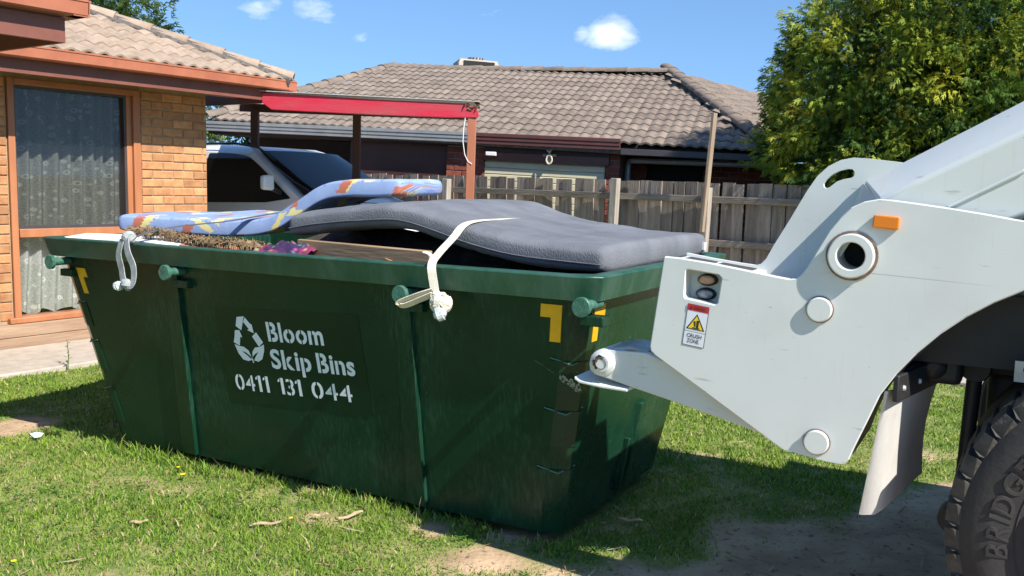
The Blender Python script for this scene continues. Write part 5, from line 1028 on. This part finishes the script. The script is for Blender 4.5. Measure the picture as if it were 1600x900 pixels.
# bosses
bu, bz = BOSS1
mb = MB(); mb.lathe([(.079, 0), (.079, .003), (.06, .003)], (bu - TU, -1.0, bz), (0, -1, 0), 32); mb.build('boss_stain', M['rust'], tk)
mb = MB(); mb.lathe([(.043, -.12), (.043, .024), (.046, .027), (.066, .027), (.070, .024), (.070, 0)], (bu - TU, -1.0, bz), (0, -1, 0), 40); mb.build('pivot_tube', M['truckwhite'], tk, sm=30)
mb = MB(); mb.lathe([(0, -.119), (.043, -.119)], (bu - TU, -1.0, bz), (0, -1, 0), 24); mb.build('tube_shade', M['black'], tk)  # black disc paints the shade deep inside the tube
for q in (BOSS2, BOSS3):
    mb = MB(); mb.lathe([(.044, 0), (.044, .003), (0, .003)], (q[0] - TU, -1.0, q[1]), (0, -1, 0), 30); mb.build('boss_ring', M['rust'], tk)
    mb = MB(); mb.lathe([(0, .015), (.036, .015), (.040, .012), (.040, 0)], (q[0] - TU, -1.0, q[1]), (0, -1, 0), 32); mb.build('boss_cap', M['truckwhite'], tk, sm=35)
# lifting arm: a big box beam with a broad chamfer, rising to the front
(eu, ezz), (fu, fz) = ARM_FAR; (gu, gzz), (hu, hz) = ARM_NEAR
def arm_ring(t):
    f = Vector(ARM_FAR[0]).lerp(Vector(ARM_FAR[1]), t); n_ = Vector(ARM_NEAR[0]).lerp(Vector(ARM_NEAR[1]), t)
    return [(f.x - TU, -.78, f.y), (n_.x - TU, -.955, n_.y), (n_.x - TU + .06, -.955, n_.y - .22), (f.x - TU + .06, -.60, f.y - .34), (f.x - TU, -.60, f.y)]
mb = MB(); mb.loft([arm_ring(t) for t in (0, .3, .6, 1, 1.6)]); arm = mb.build('lifting_arm', M['truckwhite'], tk, bevel=.012, seg=3)
(wu, wz), (xu, xz) = ARM_SEAM; mb = MB(); mb.tube([(wu - TU, -.957, wz), (xu - TU, -.957, xz)], .006, 6); mb.build('weld_seam', M['truckwhite'], arm, sm=60)
mb = MB(); mb.loft([[(eu - TU, -.78, ezz), (eu - TU, -.60, ezz), (eu - TU - .05, -.60, ezz - .12), (gu - TU - .06, -.955, gzz - .03), (gu - TU, -.955, gzz)], [(eu - TU - .10, -.78, ezz - .28), (eu - TU - .10, -.60, ezz - .28), (eu - TU - .10, -.60, ezz - .30), (gu - TU - .13, -.955, gzz - .24), (gu - TU - .12, -.955, gzz - .22)]]); mb.build('arm_heel', M['truckwhite'], tk, bevel=.01)
# tipping hook arm below the plate, with pin
mb = MB(); mb.plate([rel(HOOK)], -.955, -.93); hk = mb.build('hook_arm', M['truckwhite'], tk, bevel=.004, flat=True)
mb = MB(); mb.plate([rel([(x + .02, z + .004) for x, z in HOOK])], -.80, -.78); mb.build('hook_arm_plate', M['truckwhite'], hk, bevel=.004)
pu, pz = PIN; mb = MB(); mb.lathe([(0, .022), (.030, .022), (.034, .018), (.040, .016), (.048, .012), (.050, .0), (.050, -.19)], (pu - TU, -.955, pz), (0, -1, 0), 36); po_ = mb.build('pin', M['truckwhite'], hk, sm=35)
mb = MB()
for k in range(15):
    a = 1.2 + 2.9 * k / 15 + random.uniform(-.1, .1); r0 = random.uniform(.018, .030); mb.lathe([(0, .0228), (random.uniform(.003, .0085), .0228)], (pu - TU + r0 * math.cos(a), -.955, pz + r0 * math.sin(a)), (0, -1, 0), 9)
mb.build('rust_patch', M['rotwood'], po_)
mb = MB(); mb.tube([(pu - TU + .021 * math.cos(t), -.978, pz + .021 * math.sin(t)) for t in np.linspace(0, 6.283, 25)], .0016, 5); mb.build('pin_groove', M['rust'], po_)
mb = MB(); mb.loft([[(x - TU, y, z) for x, y, z in ((a, -.965, b), (a + .03, -.80, b + .02), (a + .03, -.80, b + .008), (a, -.965, b - .012))] for a, b in LIP]); mb.build('hook_lip', M['truckwhite'], hk, bevel=.004)
mb = MB(); mb.loft([[(x - TU, -.93, z + .002), (x - TU, -.80, z + .012), (x - TU, -.80, z - .006), (x - TU, -.93, z - .012)] for x, z in HTOP]); mb.build('hook_web', M['steel'], hk, bevel=.003)
# wheel
TC = (3.495 - TU, .548); TR = .548
def tyre(v0, sgn, nm, full=True):
    prof = [(.29, .035), (.31, .012), (.34, .004), (.42, -.012), (.47, -.010), (.505, .004), (.525, .022), (.532, .05), (.534, .24), (.52, .275), (.47, .30), (.34, .28), (.29, .25), (.29, .035)]
    mb = MB(); mb.lathe([(r, -h) for r, h in prof], (TC[0], v0, TC[1]), (0, -sgn, 0), 72); w = mb.build(nm, M['rubber'], tk, sm=40)
    return w
wh = tyre(-1.03, 1, 'wheel')
tb = MB(); tb.loft([[(-.030, 0.006, .505), (.030, .006, .505), (.034, .0, .522), (.030, .018, TR), (-.026, .018, TR), (-.034, .0, .522)], [(-.030 + .01, .14, .515), (.030 + .01, .14, .515), (.032 + .01, .14, .525), (.028 + .01, .135, TR), (-.024 + .01, .135, TR), (-.032 + .01, .14, .525)]])
tbm = tb.mesh('tread_block'); tbm.materials.append(M['treadrubber'])
NT = 42
for k in range(NT):
    for sd in (0, 1):
        o = bpy.data.objects.new('tread_block', tbm); COL.objects.link(o); o.parent = wh; a = 2 * math.pi * (k + .5 * sd) / NT
        o.matrix_local = Matrix.Translation((TC[0], -1.03, TC[1])) @ Matrix.Rotation(a, 4, 'Y') @ (Matrix.Identity(4) if sd == 0 else Matrix.Translation((0, .29, 0)) @ Matrix.Rotation(math.pi, 4, 'Z'))
for r_, y_ in ((.445, -1.0195), (.36, -1.031)):
    mb = MB(); mb.tube([(TC[0] + r_ * math.cos(t), y_, TC[1] + r_ * math.sin(t)) for t in np.linspace(0, 6.283, 80)], .0025, 5); mb.build('sidewall_ridge', M['rubber'], wh, sm=60)
def sidewall_text(txt, r, h, a0, name):
    mb = MB(); ang = a0
    for ch in txt:
        me = text_mesh(ch, 1, 't', .01); lo, hi = bounds(me); k = h / .72; w = (hi[0] - lo[0]) * k; mb_v = []
        for dy in (-.0035, .004):
            for v in me.vertices:
                x = (v.co.x - lo[0]) * k + v.co.y * k * .18; y = v.co.y * k; th = ang - x / (r + h / 2); rr_ = r + y; dep = .010 - .022 * max(0, min(1, (rr_ - .34) / .08)) ; mb_v.append((TC[0] + rr_ * math.cos(th), -1.03 + .004 - .0005 + dep - .006 + dy, TC[1] + rr_ * math.sin(th)))
        n = len(me.vertices); fs_ = [tuple(p.vertices) for p in me.polygons]; cnt = {}
        for p in me.polygons:
            for e in p.edge_keys: cnt[e] = cnt.get(e, 0) + 1
        fs2 = fs_ + [(a, b, b + n, a + n) for (a, b), c in cnt.items() if c == 1]; mb.add(mb_v, fs2); ang -= (w + .012) / (r + h / 2); bpy.data.meshes.remove(me)
    return mb.build(name, M['rubber'], wh)
sidewall_text('BRIDGESTONE', .375, .062, R(190), 'sidewall_lettering')
mb = MB(); mb.lathe([(.29, .03), (.285, -.02), (.2, -.10), (.12, -.10), (.11, -.02), (0, -.01)], (TC[0], -1.03, TC[1]), (0, -1, 0), 40); mb.build('rim', M['steel'], wh, sm=35)
tyre(-.70, 1, 'inner_wheel'); tyre(1.03, -1, 'far_wheel')
mb = MB(); mb.tube([(TC[0], -.72, TC[1]), (TC[0], .75, TC[1])], .09, 14); mb.build('axle', M['chassis'], tk, sm=40)
# chassis and undergear
mb = MB(); mb.box((2.72 - TU, -.46, .93), (6.2 - TU, -.38, 1.16)); mb.box((2.72 - TU, .38, .93), (6.2 - TU, .46, 1.16)); mb.box((2.72 - TU, -.379, .96), (2.8 - TU, .379, 1.14)); mb.build('chassis_rail', M['chassis'], tk, bevel=.006)
mb = MB(); mb.box((2.45 - TU, -.744, 1.0), (6.2 - TU, .74, 1.235)); mb.build('subframe', M['chassis'], tk)
mb = MB(); mb.box((2.62 - TU, -.70, .92), (2.95 - TU, -.52, 1.04)); mb.lathe([(0, .03), (.035, .03), (.045, .0)], (2.86 - TU, -.70, .98), (0, -1, 0), 16); mb.build('spring_hanger', M['chassis'], tk, bevel=.02)
mb = MB(); mb.box((3.02 - TU, -.45, .62), (3.16 - TU, -.25, .95)); mb.build('air_tank', M['chassis'], tk, bevel=.04, seg=3)
mb = MB(); mb.tube([(2.985 - TU, -.56, .98), (2.965 - TU, -.56, .47)], [.026, .022], 10); mb.lathe([(0, .045), (.05, .045), (.055, .03), (.055, -.03), (.05, -.045), (0, -.045)], (2.955 - TU, -.56, .43), (0, -1, 0), 16); mb.lathe([(0, .045), (.045, .045), (.05, .03), (.05, -.03), (0, -.045)], (2.985 - TU, -.56, .97), (0, -1, 0), 16); mb.build('suspension_rod', M['chassis'], tk, sm=40)
mb = MB(); mb.box((3.10 - TU, -.86, .985), (3.35 - TU, -.85, 1.05)); bp = mb.build('bracket_plate', M['steel'], tk)
mb = MB(); mb.lathe([(0, .002), (.012, .002)], (3.135 - TU, -.861, 1.025), (0, -1, 0), 12); mb.build('bracket_hole', M['black'], bp)
# wheel-arch liner
mb = MB(); arc = [(3.478 + .835 * math.cos(t), .525 + .835 * math.sin(t)) for t in np.linspace(R(167), R(60), 22)]
mb.loft([[(x - TU, -.974, z), (x - TU, -.60, z), (x - TU + (x - 3.478) * .025, -.60, z + .012), (x - TU + (x - 3.478) * .025, -.974, z + .012)] for x, z in arc]); mb.build('arch_liner', M['chassis'], tk, sm=50)
# mud flap on its bracket
(bu0, bz0), (bu1, bz1) = FLAP_TOP, FLAP_BOT
mb = MB(); rings = []
for t in np.linspace(0, 1, 9):
    u = bu0 + (bu1 - bu0) * t; z = bz0 + (bz1 - bz0) * t; rows_ = []
    for s in np.linspace(0, 1, 11):
        y = -.985 + .47 * s; cu_ = -.035 * math.exp(-(s / .08) ** 2) * (.35 + .65 * t) - .02 * math.sin(t * 3) * s; tp = .10 * t * t * (1 - s) * 0; rows_.append((u - TU + cu_ + .105 * s, y + .035 * t * (s < .05), z + (.05 * s * t)))
    rings.append(rows_)
top = [[p for p in r] for r in rings]; bot = [[(p[0] + .010, p[1], p[2]) for p in r] for r in rings]
mb.loft([list(a) + list(reversed(b)) for a, b in zip(top, bot)]); fl_ = mb.build('mud_flap', M['flap'], tk, sm=60)
mb = MB(); Rz = Matrix.Translation((bu0 - TU, -.985, 0)) @ Matrix.Rotation(-.21, 4, 'Z') @ Matrix.Translation((-(bu0 - TU), .985, 0)); mb.box((bu0 - TU + .012, -.99, bz0 - .03), (bu0 - TU + .03, -.50, bz0 + .055), Rz); mb.box((bu0 - TU - .05, -.995, bz0 + .045), (bu0 - TU + .011, -.50, bz0 + .057), Rz); mb.build('flap_bracket', M['chassis'], tk, bevel=.004)
for y in (-.95, -.80, -.66):
    mb = MB(); mb.lathe([(0, .008), (.007, .008), (.010, 0)], (bu0 - TU + .03 + (y + .985) * .21, y, bz0 + .01), (1, 0, 0), 8); mb.build('bolt', M['steel'], tk)
# far side plate, upper body and mast ahead of the wheel (out of view, they cast the truck's shade)
mb = MB(); mb.box((3.35 - TU, -.93, 1.245), (6.2 - TU, .93, 1.32)); mb.build('tray_floor', M['truckwhite'], tk)

# ------------------------------------------------------------------ small things on the lawn
def flower(x, y, h, r, label, group='yellow weed flowers on the lawn'):
    t = empty('yellow_flower', (x, y, gz(x, y))); tag(t, label, 'flower', group)
    mb = MB(); mb.tube([(0, 0, 0), (.003, .002, h * .6), (0, 0, h)], .0018, 5); mb.build('stem', M['stemgreen'], t)
    mb = MB(); n = 14
    for k in range(n):
        a = 6.283 * k / n; d = Vector((math.cos(a), math.sin(a), .25)); s = Vector((-math.sin(a), math.cos(a), 0)); p = Vector((0, 0, h)); mb.add([p, p + d * r * .6 + s * r * .2, p + d * r, p + d * r * .6 - s * r * .2], [(0, 1, 2, 3)])
    mb.lathe([(r * .32, 0), (r * .25, r * .25), (0, r * .32)], (0, 0, h), (0, 0, 1), 8); mb.build('petals', M['petal'], t)
M['stemgreen'] = mat('flower_stem', (.08, .15, .03), None, rough=.7); M['petal'] = mat('yellow_petal', (.85, .62, .01), None, rough=.6)
for (x, y, h, r, l) in FLOWERS: flower(x, y, h, r, l)
wd = empty('roadside_weed', tuple(WEED)); tag(wd, 'spindly green weed growing beside the footpath left of the bin', 'weed')
mb = MB(); mb.tube([(0, 0, 0), (.01, 0, .12), (-.005, .01, .25)], [.005, .004, .002], 6); mb.build('stem', M['stemgreen'], wd)
for k in range(14):
    a = k * 2.4; z = .04 + k * .016; L_ = .05 - .0018 * k; mb = MB(); d = Vector((math.cos(a), math.sin(a), .35)).normalized(); s = Vector((-math.sin(a), math.cos(a), 0)); p = Vector((.004, 0, z)); mb.add([p, p + d * L_ * .5 + s * .009, p + d * L_, p + d * L_ * .5 - s * .009], [(0, 1, 2, 3)]); mb.build('leaf', M['stemgreen'], wd)
mb = MB(); vs_ = [(SCRAP[0] + .045 * math.cos(a) * random.uniform(.6, 1.2), SCRAP[1] + .03 * math.sin(a) * random.uniform(.6, 1.2), .022 + random.uniform(0, .022)) for a in np.linspace(0, 6.28, 10)[:-1]] + [(SCRAP[0], SCRAP[1], .05)]
mb.add(vs_, [(i, (i + 1) % 9, 9) for i in range(9)]); tag(mb.build('plastic_scrap', M['scrapblue']), 'scrap of pale blue plastic litter near the bare patch at left', 'litter')
for (x, y, a, L_, lb) in STRIPS:
    mb = MB(); d = Vector((math.cos(a), math.sin(a), 0)); s = Vector((-d.y, d.x, 0)); rings = []
    for t in np.linspace(-.5, .5, 7):
        w = .0065 * (1 - (2 * t) ** 4) * random.uniform(.6, 1.2) + .001; p = Vector((x, y, .024 + gz(x, y) + .012 * t + .004 * math.sin(t * 9 + x * 9))) + d * L_ * t + s * .006 * math.sin(t * 3 + x * 20); rings.append([p - s * w, p + s * w + Vector((0, 0, .004)), p + s * w + Vector((0, 0, .007)), p - s * w + Vector((0, 0, .003))])
    mb.loft(rings); tag(mb.build('bark_strip', M['barkstrip']), lb, 'bark strip', 'dry bark strips on the lawn')
